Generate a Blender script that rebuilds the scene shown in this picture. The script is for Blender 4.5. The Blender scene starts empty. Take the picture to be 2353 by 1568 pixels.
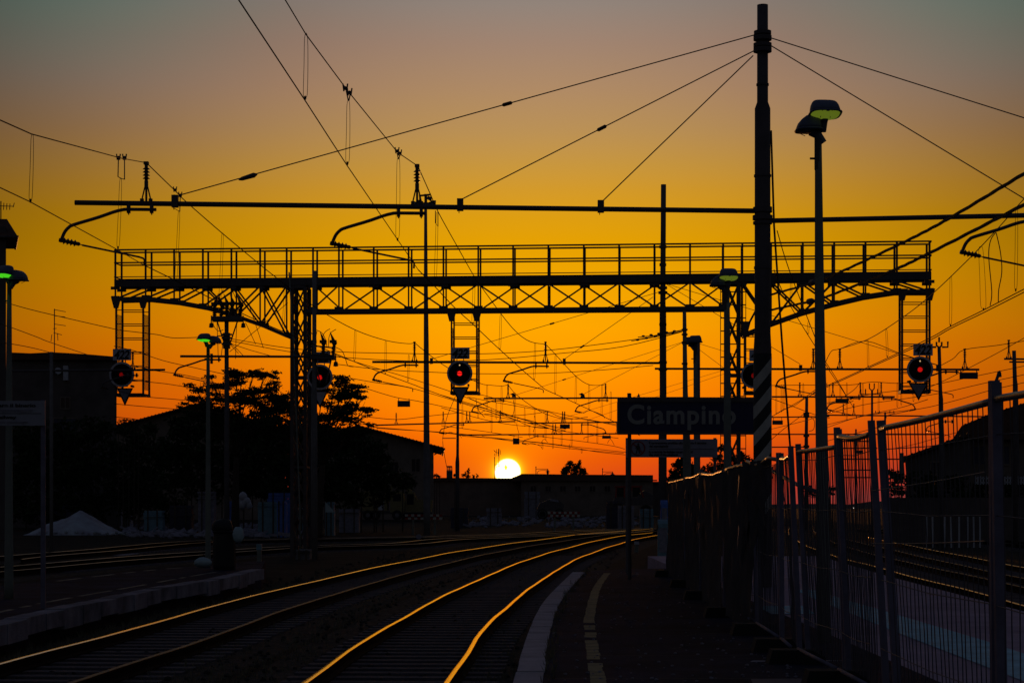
import bpy, math, random
from mathutils import Vector, Matrix
random.seed(11)
R = math.radians
SC = bpy.context.scene
COL = SC.collection
# ---- survey frame: the camera stands on the platform 1.95 m above rail level and looks along +Y ----
F, CX, HY, EZ = 4500.0, 1176.0, 1142.0, 1.95
def P(x, y, Y):
    return Vector(((x - CX) * Y / F, Y, EZ + (HY - y) * Y / F))
def Gd(x, y, z):
    Y = F * (EZ - z) / (y - HY)
    return Vector(((x - CX) * Y / F, Y, z))
def px(n, Y):
    return n * Y / F

# ------------------------------------------------------------------ materials
def mat(name, col, rough=0.7, metal=0.0, var=0.35, scale=6.0, bump=0.0, bscale=40.0, spec=0.4, tint=None):
    m = bpy.data.materials.new(name); m.use_nodes = True
    nt = m.node_tree; b = nt.nodes['Principled BSDF']
    b.inputs['Roughness'].default_value = rough; b.inputs['Metallic'].default_value = metal
    b.inputs['Specular IOR Level'].default_value = spec
    tc = nt.nodes.new('ShaderNodeTexCoord')
    n = nt.nodes.new('ShaderNodeTexNoise'); n.inputs['Scale'].default_value = scale
    n.inputs['Detail'].default_value = 6; n.inputs['Roughness'].default_value = 0.65
    nt.links.new(tc.outputs['Object'], n.inputs['Vector'])
    r = nt.nodes.new('ShaderNodeValToRGB')
    r.color_ramp.elements[0].position = 0.3; r.color_ramp.elements[1].position = 0.72
    c2 = tint or col
    r.color_ramp.elements[0].color = (*[c * (1 - var) for c in c2], 1)
    r.color_ramp.elements[1].color = (*[min(1, c * (1 + var * 0.6)) for c in col], 1)
    nt.links.new(n.outputs['Fac'], r.inputs['Fac'])
    nt.links.new(r.outputs['Color'], b.inputs['Base Color'])
    if bump:
        n2 = nt.nodes.new('ShaderNodeTexNoise'); n2.inputs['Scale'].default_value = bscale; n2.inputs['Detail'].default_value = 4
        nt.links.new(tc.outputs['Object'], n2.inputs['Vector'])
        bp = nt.nodes.new('ShaderNodeBump'); bp.inputs['Strength'].default_value = bump; bp.inputs['Distance'].default_value = 0.05
        nt.links.new(n2.outputs['Fac'], bp.inputs['Height']); nt.links.new(bp.outputs['Normal'], b.inputs['Normal'])
    return m
def lamp_mat(name, col, strength=1.0):
    m = bpy.data.materials.new(name); m.use_nodes = True
    b = m.node_tree.nodes['Principled BSDF']
    b.inputs['Base Color'].default_value = (*[c * 0.3 for c in col], 1)
    b.inputs['Emission Color'].default_value = (*col, 1); b.inputs['Emission Strength'].default_value = strength
    b.inputs['Roughness'].default_value = 0.25
    return m
M = {}
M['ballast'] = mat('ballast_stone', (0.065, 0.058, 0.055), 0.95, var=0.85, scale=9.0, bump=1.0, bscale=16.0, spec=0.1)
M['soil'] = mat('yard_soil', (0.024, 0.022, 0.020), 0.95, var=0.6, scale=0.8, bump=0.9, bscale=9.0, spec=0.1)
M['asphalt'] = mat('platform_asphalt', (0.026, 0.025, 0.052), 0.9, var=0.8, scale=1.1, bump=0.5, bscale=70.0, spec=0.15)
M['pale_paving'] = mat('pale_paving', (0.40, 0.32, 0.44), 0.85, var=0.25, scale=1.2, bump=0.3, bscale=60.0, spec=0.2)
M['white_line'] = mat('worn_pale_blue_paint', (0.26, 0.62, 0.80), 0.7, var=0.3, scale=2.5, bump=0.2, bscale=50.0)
M['kerb'] = mat('kerb_stone', (0.50, 0.46, 0.52), 0.85, var=0.3, scale=2.2, bump=0.4, bscale=40.0, spec=0.2)
M['old_kerb'] = mat('weathered_kerb_stone', (0.28, 0.27, 0.33), 0.9, var=0.65, scale=1.4, bump=0.5, bscale=30.0, spec=0.2)
M['yellow'] = mat('worn_yellow_paint', (0.26, 0.24, 0.13), 0.8, var=0.55, scale=5.0)
M['pale_line'] = mat('worn_pale_paint', (0.26, 0.25, 0.20), 0.8, var=0.8, scale=2.0)
M['steel'] = mat('dark_painted_steel', (0.085, 0.072, 0.082), 0.6, var=0.3, scale=4.0)
M['galv'] = mat('galvanised_steel', (0.16, 0.15, 0.17), 0.6, 0.3, var=0.3, scale=5.0)
M['pole'] = mat('grey_painted_pole', (0.12, 0.11, 0.13), 0.65, var=0.3, scale=3.0)
M['lamp_pole'] = mat('spun_concrete', (0.21, 0.225, 0.20), 0.85, var=0.25, scale=2.5, bump=0.2, bscale=50.0)
M['concrete'] = mat('mast_concrete', (0.20, 0.19, 0.20), 0.9, var=0.3, scale=2.0)
M['stripe_white'] = mat('stripe_white', (0.55, 0.55, 0.50), 0.7, var=0.3, scale=3.0)
M['stripe_black'] = mat('stripe_black', (0.02, 0.02, 0.02), 0.7)
M['porcelain'] = mat('brown_porcelain', (0.05, 0.03, 0.025), 0.3, var=0.2)
M['wire'] = mat('tarnished_wire', (0.022, 0.018, 0.018), 0.9, 0.0, var=0.2, spec=0.1)
M['cable'] = mat('black_cable', (0.02, 0.02, 0.02), 0.7)
M['rust'] = mat('rusty_rail_steel', (0.022, 0.015, 0.012), 0.95, var=0.4, scale=8.0, spec=0.05)
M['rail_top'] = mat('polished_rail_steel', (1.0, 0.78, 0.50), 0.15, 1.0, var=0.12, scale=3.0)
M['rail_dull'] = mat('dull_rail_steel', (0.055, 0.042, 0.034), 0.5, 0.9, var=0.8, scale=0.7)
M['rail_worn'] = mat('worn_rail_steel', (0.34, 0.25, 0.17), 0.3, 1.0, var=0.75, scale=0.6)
M['sleeper'] = mat('sleeper_concrete', (0.10, 0.09, 0.11), 0.9, var=0.35, scale=3.0, bump=0.4)
M['tube'] = mat('fence_tube', (0.34, 0.30, 0.27), 0.42, 0.75, var=0.4, scale=6.0)
M['fence_post'] = mat('fence_post_steel', (0.16, 0.15, 0.22), 0.7, var=0.35, scale=4.0)
M['mesh'] = mat('fence_mesh_wire', (0.10, 0.09, 0.11), 0.6, 0.4)
M['net'] = mat('dark_fence_cloth', (0.045, 0.045, 0.055), 0.95, var=0.5, scale=2.0)
M['lamp_shell'] = mat('lamp_housing', (0.10, 0.12, 0.19), 0.5, var=0.2)
M['sig_black'] = mat('matt_black_target', (0.008, 0.008, 0.010), 0.8, spec=0.1)
M['sig_rim'] = mat('white_rim', (0.55, 0.53, 0.60), 0.6, var=0.2)
M['plate'] = mat('number_plate_white', (0.50, 0.52, 0.66), 0.6, var=0.2)
M['ink'] = mat('black_lettering', (0.012, 0.012, 0.014), 0.6)
M['tri'] = mat('triangle_white', (0.50, 0.48, 0.55), 0.6, var=0.25)
M['blue'] = mat('blue_sign_enamel', (0.012, 0.014, 0.085), 0.4, var=0.2)
M['sign_white'] = mat('white_lettering', (0.30, 0.31, 0.30), 0.5, var=0.1)
M['sign_board'] = mat('grimy_sign_board', (0.30, 0.31, 0.39), 0.5, var=0.15)
M['red_paint'] = mat('red_sign_paint', (0.30, 0.02, 0.02), 0.5)
M['wall'] = mat('rendered_wall', (0.20, 0.16, 0.14), 0.95, var=0.35, scale=0.6)
M['wall2'] = mat('old_brick_wall', (0.12, 0.10, 0.10), 0.95, var=0.4, scale=0.8)
M['roof'] = mat('clay_tile_roof', (0.11, 0.055, 0.04), 0.9, var=0.4, scale=1.5)
M['roof_flat'] = mat('flat_roof_felt', (0.10, 0.06, 0.05), 0.9, var=0.4, scale=0.8)
M['glass'] = mat('dark_window_glass', (0.02, 0.02, 0.03), 0.12, spec=0.6)
M['white_metal'] = mat('white_painted_metal', (0.50, 0.52, 0.60), 0.6, var=0.2)
M['shutter'] = mat('dark_blue_shutter', (0.06, 0.06, 0.10), 0.7)
M['leaf'] = mat('leaf', (0.035, 0.05, 0.02), 0.8, var=0.5, scale=1.5, spec=0.15)
M['bark'] = mat('bark', (0.06, 0.045, 0.035), 0.95, var=0.4)
M['weed'] = mat('dry_weed', (0.19, 0.17, 0.11), 0.9, var=0.5)
M['sand'] = mat('pale_sand', (0.42, 0.50, 0.55), 0.95, var=0.25, scale=1.2, bump=0.4, bscale=12.0, tint=(0.38, 0.34, 0.42))
M['yellow_plant'] = mat('machine_yellow', (0.22, 0.18, 0.08), 0.6, var=0.3)
M['rubber'] = mat('rubber', (0.02, 0.02, 0.02), 0.9)
M['blue_box'] = mat('blue_plastic', (0.09, 0.20, 0.66), 0.6, var=0.25)
M['teal_box'] = mat('teal_plastic', (0.18, 0.33, 0.42), 0.6, var=0.3)
M['grey_box'] = mat('grey_board', (0.27, 0.26, 0.33), 0.8, var=0.4)
M['bag'] = mat('thin_white_plastic', (0.34, 0.46, 0.50), 0.5, var=0.2)
M['black_bag'] = mat('black_plastic_bin', (0.012, 0.012, 0.014), 0.6)
M['timber'] = mat('old_timber', (0.10, 0.08, 0.06), 0.9, var=0.4)
M['hill'] = mat('far_hill', (0.05, 0.045, 0.06), 1.0, var=0.2, scale=0.01)
M['red_lamp'] = lamp_mat('red_signal_lamp', (1.0, 0.012, 0.008), 1.1)
M['red_lamp_mid'] = lamp_mat('dim_red_signal_lamp', (0.50, 0.004, 0.003), 1.0)
M['red_lamp_low'] = lamp_mat('faint_red_signal_lamp', (0.11, 0.001, 0.001), 1.0)
M['sky_dot'] = lamp_mat('pale_sky_hole_glow', (1.0, 0.62, 0.28), 0.9)  # emission imitating bright sky behind a small hole
M['green_lamp'] = lamp_mat('green_street_lamp_glass', (0.06, 0.60, 0.012), 1.0)
M['dim_lamp'] = lamp_mat('dim_green_street_lamp_glass', (0.085, 0.115, 0.008), 1.0)
M['off_lamp'] = mat('unlit_lamp_glass', (0.02, 0.022, 0.02), 0.45, spec=0.2)
M['bloom_lantern'] = lamp_mat('yellow_bloom_lantern', (1.0, 0.9, 0.02), 1.5)  # yellow glow put into a lantern to imitate bloom from the sun
M['spark'] = lamp_mat('far_white_lamp', (1.0, 0.85, 0.75), 1.3)

# ------------------------------------------------------------------ objects
ROOT = {}
def tag(o, label=None, cat=None, group=None, kind=None):
    if label: o['label'] = label
    if cat: o['category'] = cat
    if group: o['group'] = group
    if kind: o['kind'] = kind
    return o
def thing(name, label, cat, loc, group=None):
    o = bpy.data.objects.new(name, None); COL.objects.link(o)
    o.location = loc; o.empty_display_size = 0.2
    ROOT[o] = Vector(loc)
    return tag(o, label, cat, group)
class MB:
    def __init__(s): s.v = []; s.f = []
    def add(s, vs, fs):
        n = len(s.v); s.v.extend([Vector(v) for v in vs]); s.f.extend([tuple(i + n for i in f) for f in fs])
    def tube(s, pts, r, n=8, cap=True):
        pts = [Vector(p) for p in pts]
        rr = r if isinstance(r, (list, tuple)) else [r] * len(pts)
        vs = []; fs = []; up = None
        for i, p in enumerate(pts):
            d = (pts[min(i + 1, len(pts) - 1)] - pts[max(i - 1, 0)])
            if d.length < 1e-9: d = Vector((0, 0, 1))
            d.normalize()
            if up is None or abs(up.dot(d)) > 0.95:
                up = Vector((0, 1, 0)) if abs(d.y) < 0.9 else Vector((0, 0, 1))
            a = d.cross(up).normalized(); b = a.cross(d).normalized(); up = b
            for k in range(n):
                t = 2 * math.pi * k / n
                vs.append(p + (a * math.cos(t) + b * math.sin(t)) * rr[i])
        for i in range(len(pts) - 1):
            for k in range(n):
                fs.append((i * n + k, i * n + (k + 1) % n, (i + 1) * n + (k + 1) % n, (i + 1) * n + k))
        if cap:
            fs.append(tuple(reversed(range(n)))); fs.append(tuple((len(pts) - 1) * n + k for k in range(n)))
        s.add(vs, fs); return s
    def bar(s, a, b, w, h=None, side=None):
        a = Vector(a); b = Vector(b); h = h or w
        d = (b - a)
        if d.length < 1e-9: return s
        d.normalize()
        ref = Vector((0, 1, 0)) if side is None else Vector(side)
        if abs(ref.dot(d)) > 0.97: ref = Vector((1, 0, 0)) if abs(d.x) < 0.9 else Vector((0, 0, 1))
        u = d.cross(ref).normalized(); t = u.cross(d).normalized()
        vs = []
        for q in (a, b):
            for su, st in ((-1, -1), (1, -1), (1, 1), (-1, 1)):
                vs.append(q + u * (su * w / 2) + t * (st * h / 2))
        s.add(vs, [(3, 2, 1, 0), (4, 5, 6, 7), (0, 1, 5, 4), (1, 2, 6, 5), (2, 3, 7, 6), (3, 0, 4, 7)]); return s
    def box(s, lo, hi):
        x0, y0, z0 = lo; x1, y1, z1 = hi
        s.add([(x0, y0, z0), (x1, y0, z0), (x1, y1, z0), (x0, y1, z0), (x0, y0, z1), (x1, y0, z1), (x1, y1, z1), (x0, y1, z1)],
              [(3, 2, 1, 0), (4, 5, 6, 7), (0, 1, 5, 4), (1, 2, 6, 5), (2, 3, 7, 6), (3, 0, 4, 7)]); return s
    def prism(s, poly, depth):
        n = len(poly); d = Vector(depth)
        poly = [Vector(p) for p in poly]
        s.add(poly + [p + d for p in poly], [tuple(range(n)), tuple(reversed(range(n, 2 * n)))] +
              [((i + 1) % n, i, i + n, (i + 1) % n + n) for i in range(n)]); return s
    def lathe(s, base, axis, prof, n=10):
        base = Vector(base); axis = Vector(axis).normalized()
        s.tube([base + axis * t for t, r in prof], [max(r, 1e-4) for t, r in prof], n); return s
    def disc(s, c, nrm, r, thick, n=32):
        c = Vector(c); nrm = Vector(nrm).normalized()
        s.tube([c, c + nrm * thick], r, n); return s
    def ball(s, c, r, n=8, sq=(1, 1, 1), jit=0):
        c = Vector(c); vs = []; fs = []
        m = max(4, n // 2 + 1)
        for i in range(m + 1):
            th = math.pi * i / m
            for k in range(n):
                ph = 2 * math.pi * k / n
                j = 1 + random.uniform(-jit, jit)
                vs.append(c + Vector((r * sq[0] * math.sin(th) * math.cos(ph), r * sq[1] * math.sin(th) * math.sin(ph), r * sq[2] * math.cos(th))) * j)
        for i in range(m):
            for k in range(n):
                fs.append((i * n + k, (i + 1) * n + k, (i + 1) * n + (k + 1) % n, i * n + (k + 1) % n))
        s.add(vs, fs); return s
    def ring(s, c, nrm, r0, r1, thick, n=40):
        c = Vector(c); nrm = Vector(nrm).normalized()
        a = nrm.cross(Vector((0, 0, 1))).normalized(); b = a.cross(nrm)
        vs = []; fs = []
        for k in range(n):
            t = 2 * math.pi * k / n; e = a * math.cos(t) + b * math.sin(t)
            vs += [c + e * r0, c + e * r1, c + e * r1 + nrm * thick, c + e * r0 + nrm * thick]
        for k in range(n):
            i = 4 * k; j = 4 * ((k + 1) % n)
            for q in range(4):
                fs.append((i + q, i + (q + 1) % 4, j + (q + 1) % 4, j + q))
        s.add(vs, fs); return s
    def leaf(s, p, size, asp=0.5):
        d = Vector((random.gauss(0, 1), random.gauss(0, 1), random.gauss(0, 0.7))).normalized()
        e = d.cross(Vector((random.gauss(0, 1), random.gauss(0, 1), random.gauss(0, 1)))).normalized()
        L = d * size; W = e * size * asp
        s.add([p - L * 0.5, p - W * 0.5, p + L * 0.5, p + W * 0.5], [(0, 1, 2, 3)]); return s
    def build(s, name, m, parent=None, loc=None, smooth=False, label=None):
        off = ROOT.get(parent) if parent is not None else None
        if off is None: off = Vector(loc) if loc is not None else Vector((0, 0, 0))
        me = bpy.data.meshes.new(name)
        me.from_pydata([tuple(v - off) for v in s.v], [], s.f)
        me.materials.append(M[m] if isinstance(m, str) else m)
        if smooth:
            for p in me.polygons: p.use_smooth = True
        me.update()
        o = bpy.data.objects.new(name, me); COL.objects.link(o)
        if parent is not None: o.parent = parent
        else: o.location = off
        ROOT[o] = off
        if label: o['label'] = label
        return o
def copy_tree(o, parent=None):
    c = o.copy(); COL.objects.link(c)
    if parent is not None: c.parent = parent
    for ch in list(o.children): copy_tree(ch, c)
    return c
def text_mesh(body, size, bold=0.0, extrude=0.004, shear=0.0, width=1.0, spacing=1.0):
    cu = bpy.data.curves.new('lettering', 'FONT'); cu.body = body; cu.size = size; cu.offset = bold
    cu.extrude = extrude; cu.shear = shear; cu.space_character = spacing; cu.align_x = 'LEFT'
    o = bpy.data.objects.new('lettering', cu); COL.objects.link(o)
    dg = bpy.context.evaluated_depsgraph_get(); dg.update()
    ev = o.evaluated_get(dg); me = bpy.data.meshes.new_from_object(ev)
    bpy.data.objects.remove(o); bpy.data.curves.remove(cu)
    for v in me.vertices: v.co.x *= width
    return me
def put_text(name, body, size, org, m, parent, xdir=(1, 0, 0), centre=False, fit=None, **kw):
    """flat lettering standing upright at org, reading along xdir, facing the camera side"""
    me = text_mesh(body, size, **kw)
    xs = [v.co.x for v in me.vertices]
    x0, x1 = min(xs), max(xs)
    k = (fit / (x1 - x0)) if fit else 1.0
    xd = Vector(xdir).normalized(); zd = Vector((0, 0, 1)); nd = xd.cross(zd)
    off = ROOT[parent]
    for v in me.vertices:
        lx = (v.co.x - (0.5 * (x0 + x1) if centre else x0)) * k
        v.co = Vector(org) - off + xd * lx + zd * v.co.y + nd * v.co.z
    me.materials.clear(); me.materials.append(M[m])
    o = bpy.data.objects.new(name, me); COL.objects.link(o); o.parent = parent; ROOT[o] = off
    return o
def smooth_path(pts, n=6):
    """Catmull-Rom through pts"""
    pts = [Vector(p) for p in pts]; out = []
    for i in range(len(pts) - 1):
        p0 = pts[max(i - 1, 0)]; p1 = pts[i]; p2 = pts[i + 1]; p3 = pts[min(i + 2, len(pts) - 1)]
        for k in range(n):
            t = k / n
            out.append(0.5 * ((2 * p1) + (p2 - p0) * t + (2 * p0 - 5 * p1 + 4 * p2 - p3) * t * t + (3 * p1 - p0 - 3 * p2 + p3) * t ** 3))
    out.append(pts[-1]); return out

# ------------------------------------------------------------------ camera, sky, sun
cam = bpy.data.cameras.new('camera'); cam_o = bpy.data.objects.new('camera', cam); COL.objects.link(cam_o)
cam_o.location = (0, 0, EZ); cam_o.rotation_euler = (R(90), 0, 0)
cam.sensor_width = 36; cam.lens = 36 * F / 2352; cam.shift_y = (HY - 784) / 2352
cam.clip_start = 0.1; cam.clip_end = 20000
SC.camera = cam_o
SUN_EL, SUN_AZ = math.degrees((HY - 1083) / F), math.degrees((1166 - CX) / F)
W = bpy.data.worlds.new('World'); SC.world = W; W.use_nodes = True
nt = W.node_tree
bg = nt.nodes['Background']
def N(t, **kw):
    n = nt.nodes.new(t)
    for k, v in kw.items(): setattr(n, k, v)
    return n
def math_n(op, a, b=None):
    n = N('ShaderNodeMath', operation=op)
    for i, q in enumerate((a, b)):
        if q is None: continue
        if isinstance(q, (int, float)): n.inputs[i].default_value = q
        else: nt.links.new(q, n.inputs[i])
    return n.outputs[0]
def vscale(c, f):
    n = N('ShaderNodeVectorMath', operation='SCALE')
    if isinstance(c, tuple): n.inputs[0].default_value = c
    else: nt.links.new(c, n.inputs[0])
    if isinstance(f, (int, float)): n.inputs['Scale'].default_value = f
    else: nt.links.new(f, n.inputs['Scale'])
    return n.outputs[0]
def vadd(a, b):
    n = N('ShaderNodeVectorMath', operation='ADD'); nt.links.new(a, n.inputs[0]); nt.links.new(b, n.inputs[1]); return n.outputs[0]
tc = N('ShaderNodeTexCoord'); sx = N('ShaderNodeSeparateXYZ'); nt.links.new(tc.outputs['Generated'], sx.inputs[0])
el = math_n('MULTIPLY', math_n('ARCSINE', sx.outputs['Z']), 180 / math.pi)
az = math_n('MULTIPLY', math_n('ARCTAN2', sx.outputs['X'], sx.outputs['Y']), 180 / math.pi)
def srgb(r, g, b):
    f = lambda c: (c / 255 / 12.92) if c <= 10 else ((c / 255 + 0.055) / 1.055) ** 2.4
    return (f(r), f(g), f(b))
STOPS = [(-1.0, (0.55, 0.045, 0.012)), (0.2, (0.66, 0.046, 0.008)), (0.66, (0.75, 0.064, 0.004)), (1.17, (0.82, 0.092, 0.001)), (1.7, (0.92, 0.140, 0.0)), (2.1, (0.99, 0.190, 0.0)), (2.6, (1.03, 0.242, 0.0)),
         (3.71, (1.03, 0.315, 0.0)), (4.98, srgb(255, 166, 0)), (6.24, srgb(243, 166, 0)), (7.38, srgb(230, 161, 2)), (8.14, srgb(222, 158, 18)),
         (8.9, srgb(212, 154, 42)), (9.6, srgb(201, 151, 62)), (10.6, srgb(187, 145, 86)), (11.8, srgb(175, 138, 102)), (13.0, srgb(161, 132, 112)),
         (14.2, srgb(144, 131, 122)), (17.0, srgb(112, 112, 116)), (24.0, srgb(68, 72, 84)), (36.0, srgb(30, 34, 46)), (45.0, (0, 0, 0))]
def ramp(stops, lo, hi):
    mr = N('ShaderNodeMapRange'); mr.inputs['From Min'].default_value = lo; mr.inputs['From Max'].default_value = hi
    nt.links.new(el, mr.inputs['Value'])
    rp = N('ShaderNodeValToRGB'); e = rp.color_ramp.elements
    while len(e) > 1: e.remove(e[-1])
    for i, (a, c) in enumerate(stops):
        q = e[0] if i == 0 else e.new((a - lo) / (hi - lo))
        q.position = (a - lo) / (hi - lo); q.color = (*c, 1)
    nt.links.new(mr.outputs[0], rp.inputs[0]); return rp.outputs['Color']
glow = ramp(STOPS, -1.0, 45.0)
azc = math_n('SUBTRACT', az, 0.9)
sig = math_n('SUBTRACT', 18.6, math_n('MULTIPLY', el, 0.32))
g = math_n('EXPONENT', math_n('MULTIPLY', math_n('POWER', math_n('DIVIDE', azc, sig), 2.0), -1.0))
west = vscale(glow, g)
# colour shifts away from the sun: redder low down, cooler and greener high up
def sstep(v, a, b):
    m_ = N('ShaderNodeMapRange'); m_.interpolation_type = 'SMOOTHSTEP'; m_.inputs['From Min'].default_value = a; m_.inputs['From Max'].default_value = b
    nt.links.new(v, m_.inputs['Value']); return m_.outputs[0]
aza = math_n('ABSOLUTE', math_n('SUBTRACT', az, 0.6))
lowt = math_n('MULTIPLY', sstep(aza, 1.0, 11.0), sstep(el, 7.5, 3.0))
hight = math_n('MULTIPLY', sstep(aza, 6.0, 15.5), sstep(el, 10.0, 14.0))
midt = math_n('MULTIPLY', sstep(aza, 2.0, 14.0), math_n('MULTIPLY', sstep(el, 7.0, 9.5), sstep(el, 14.0, 11.0)))
def vlin(col, f):       # 1 + f * col
    v = vscale(col, f); n = N('ShaderNodeVectorMath', operation='ADD'); nt.links.new(v, n.inputs[0]); n.inputs[1].default_value = (1, 1, 1); return n.outputs[0]
def vmul(a, b):
    n = N('ShaderNodeVectorMath', operation='MULTIPLY'); nt.links.new(a, n.inputs[0]); nt.links.new(b, n.inputs[1]); return n.outputs[0]
west = vmul(vmul(west, vlin((-0.04, -0.34, -0.3), lowt)), vlin((-0.12, 0.52, 0.55), hight))
west = vmul(west, vlin((0.02, 0.0, 0.45), midt))
# mauve dusk band low on the horizon, away from the sun
band = math_n('MULTIPLY', math_n('EXPONENT', math_n('MULTIPLY', math_n('ABSOLUTE', math_n('DIVIDE', el, 0.75)), -1.0)),
              math_n('SUBTRACT', 1.0, math_n('EXPONENT', math_n('MULTIPLY', math_n('POWER', math_n('DIVIDE', az, 9.0), 2.0), -1.0))))
band = math_n('MULTIPLY', band, math_n('EXPONENT', math_n('MULTIPLY', math_n('POWER', math_n('DIVIDE', az, 40.0), 2.0), -1.0)))
west = vscale(west, math_n('SUBTRACT', 1.0, math_n('MULTIPLY', band, 0.75)))
mauve = vscale((0.11, 0.050, 0.055), band)
# dim blue dusk over the rest of the dome
dome = ramp([(-1.0, (0.007, 0.006, 0.010)), (8.0, (0.009, 0.008, 0.015)), (45.0, (0.010, 0.011, 0.025))], -1.0, 45.0)
# the sun's own disc and its narrow aureole
vd = N('ShaderNodeVectorMath', operation='DOT_PRODUCT'); nt.links.new(tc.outputs['Generated'], vd.inputs[0])
vd.inputs[1].default_value = (math.sin(R(SUN_AZ)) * math.cos(R(SUN_EL)), math.cos(R(SUN_AZ)) * math.cos(R(SUN_EL)), math.sin(R(SUN_EL)))
ang = math_n('MULTIPLY', math_n('ARCCOSINE', math_n('MINIMUM', vd.outputs['Value'], 1.0)), 180 / math.pi)
edge = N('ShaderNodeMapRange'); edge.interpolation_type = 'SMOOTHSTEP'
edge.inputs['From Min'].default_value = 0.40; edge.inputs['From Max'].default_value = 0.33
nt.links.new(ang, edge.inputs['Value'])
disc = vscale((4.0, 3.4, 1.7), edge.outputs[0])
aur = vscale((1.0, 0.62, 0.01), math_n('EXPONENT', math_n('MULTIPLY', math_n('MAXIMUM', math_n('SUBTRACT', ang, 0.37), 0.0), -1 / 0.10)))
aur2 = vscale((0.36, 0.20, 0.0), math_n('EXPONENT', math_n('MULTIPLY', ang, -1 / 1.15)))
sky = N('ShaderNodeTexSky', sky_type='NISHITA'); sky.sun_disc = False
sky.sun_elevation = R(SUN_EL); sky.sun_rotation = R(SUN_AZ); sky.dust_density = 3.0; sky.altitude = 100
nish = vscale(sky.outputs['Color'], 0.05)
low = N('ShaderNodeMapRange'); low.interpolation_type = 'SMOOTHSTEP'
low.inputs['From Min'].default_value = 42.0; low.inputs['From Max'].default_value = 12.0
nt.links.new(el, low.inputs['Value'])
away = math_n('SUBTRACT', 1.0, math_n('MULTIPLY', low.outputs[0], math_n('EXPONENT', math_n('MULTIPLY', math_n('POWER', math_n('DIVIDE', az, 40.0), 4.0), -1.0))))
dusk = vscale(vadd(dome, nish), away)
tot = vadd(vadd(vadd(west, mauve), dusk), vadd(vadd(disc, aur), aur2))
nt.links.new(tot, bg.inputs['Color']); bg.inputs['Strength'].default_value = 1.0
sl = bpy.data.lights.new('sun', 'SUN'); sl.energy = 0.6; sl.angle = R(0.5); sl.color = (1.0, 0.36, 0.08)
so = bpy.data.objects.new('sun', sl); COL.objects.link(so)
so.rotation_euler = (R(90 - SUN_EL), 0, R(180 - SUN_AZ)); so.location = (0, 0, 30)
SC.view_settings.view_transform = 'Standard'; SC.view_settings.look = 'None'
SC.view_settings.exposure = 0; SC.view_settings.gamma = 1
SC.cycles.max_bounces = 4
# ================================================================== signal gantry (70 m away, slightly skewed to the view)
GA = R(5.0); GN = Vector((math.sin(GA), math.cos(GA), 0)); GU = Vector((math.cos(GA), -math.sin(GA), 0))
GD0 = 70 * (math.sin(GA) * (1050 - CX) / F + math.cos(GA))
def G(x, y, k=0.0):
    xr = (x - CX) / F
    Y = (GD0 + k) / (math.sin(GA) * xr + math.cos(GA))
    return P(x, y, Y)
def K(p, k):            # step back k metres square to the gantry
    return Vector(p) + GN * k
BK = 0.8
ty = lambda x: 572 - 20 * (x - 263) / 1876         # top handrail
my = lambda x: 601.5 - 17.5 * (x - 262) / 1874
wy = lambda x: 634 - 17 * (x - 265) / 1871
by = lambda x: 642 - 19 * (x - 265) / 1871         # walkway beam, top and underside
bu = lambda x: 659 - 15 * (x - 265) / 1871
cy = lambda x: 709.5 - 6.5 * (x - 728) / 933       # lower chord of the middle truss
gbase = G(1180, 1300); gbase.z = -0.2
gan = thing('signal_gantry', 'wide dark lattice signal gantry with railed walkway spanning all the tracks', 'gantry', gbase)
mb = MB()
for k in (0, BK):
    mb.bar(K(G(263, (by(263) + bu(263)) / 2), k), K(G(2139, (by(2139) + bu(2139)) / 2), k), 0.27, 0.09)
mb.bar(K(G(263, by(263) + 1.5), BK / 2), K(G(2139, by(2139) + 1.5), BK / 2), 0.05, BK)
for i in range(30):
    x = 266 + i * 64.4
    mb.bar(G(x, by(x) + 10), K(G(x, by(x) + 10), BK), 0.08, 0.08, side=(0, 0, 1))
mb.build('walkway', 'steel', gan)
PL = [265, 334.5, 400, 466, 531.5, 597.5, 658.5]; PM = [719, 778.5, 858.5, 938.5, 1018.5, 1098.5, 1178.5, 1259.5, 1341, 1422, 1503, 1585, 1661]
PR = [1705, 1771, 1844, 1916, 1988, 2060, 2135]
for k in (0, BK):
    mb = MB()
    for f, w in ((ty, 0.055), (my, 0.05), (wy, 0.03)):
        mb.bar(K(G(263, f(263) + 2), k), K(G(2139, f(2139) + 2), k), w)
    rail = mb.build('railing', 'steel', gan)
    for x in PL + PM + PR:
        MB().bar(K(G(x, ty(x) + 2), k), K(G(x, by(x) + 4), k), 0.066).build('railing_post', 'steel', rail)
mb = MB()
for x in (263, 2139):
    for f in (ty, my, wy): mb.bar(G(x, f(x) + 2), K(G(x, f(x) + 2), BK), 0.04)
mb.build('end_railing', 'steel', gan)
# middle truss
for k in (0, BK):
    mb = MB()
    mb.bar(K(G(700, cy(700) + 4.3), k), K(G(1672, cy(1672) + 4.3), k), 0.13, 0.09)
    ps = PM
    for i, x in enumerate(ps):
        mb.bar(K(G(x, bu(x)), k), K(G(x, cy(x)), k), 0.055)
        p = K(G(x, cy(x) - 2), k); mb.bar(p - GU * 0.16, p + GU * 0.16, 0.09, 0.03)
        if i % 2 == 0:
            p = K(G(x, bu(x) + 2), k); mb.bar(p - GU * 0.18, p + GU * 0.18, 0.12, 0.03)
        if i < len(ps) - 1:
            a, b = x, ps[i + 1]
            up = (i + (k > 0)) % 2 == 0
            if up: mb.bar(K(G(a, cy(a)), k), K(G(b, bu(b)), k), 0.055)
            else: mb.bar(K(G(a, bu(a)), k), K(G(b, cy(b)), k), 0.055)
    mb.build('truss', 'steel', gan)
mb = MB()
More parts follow.
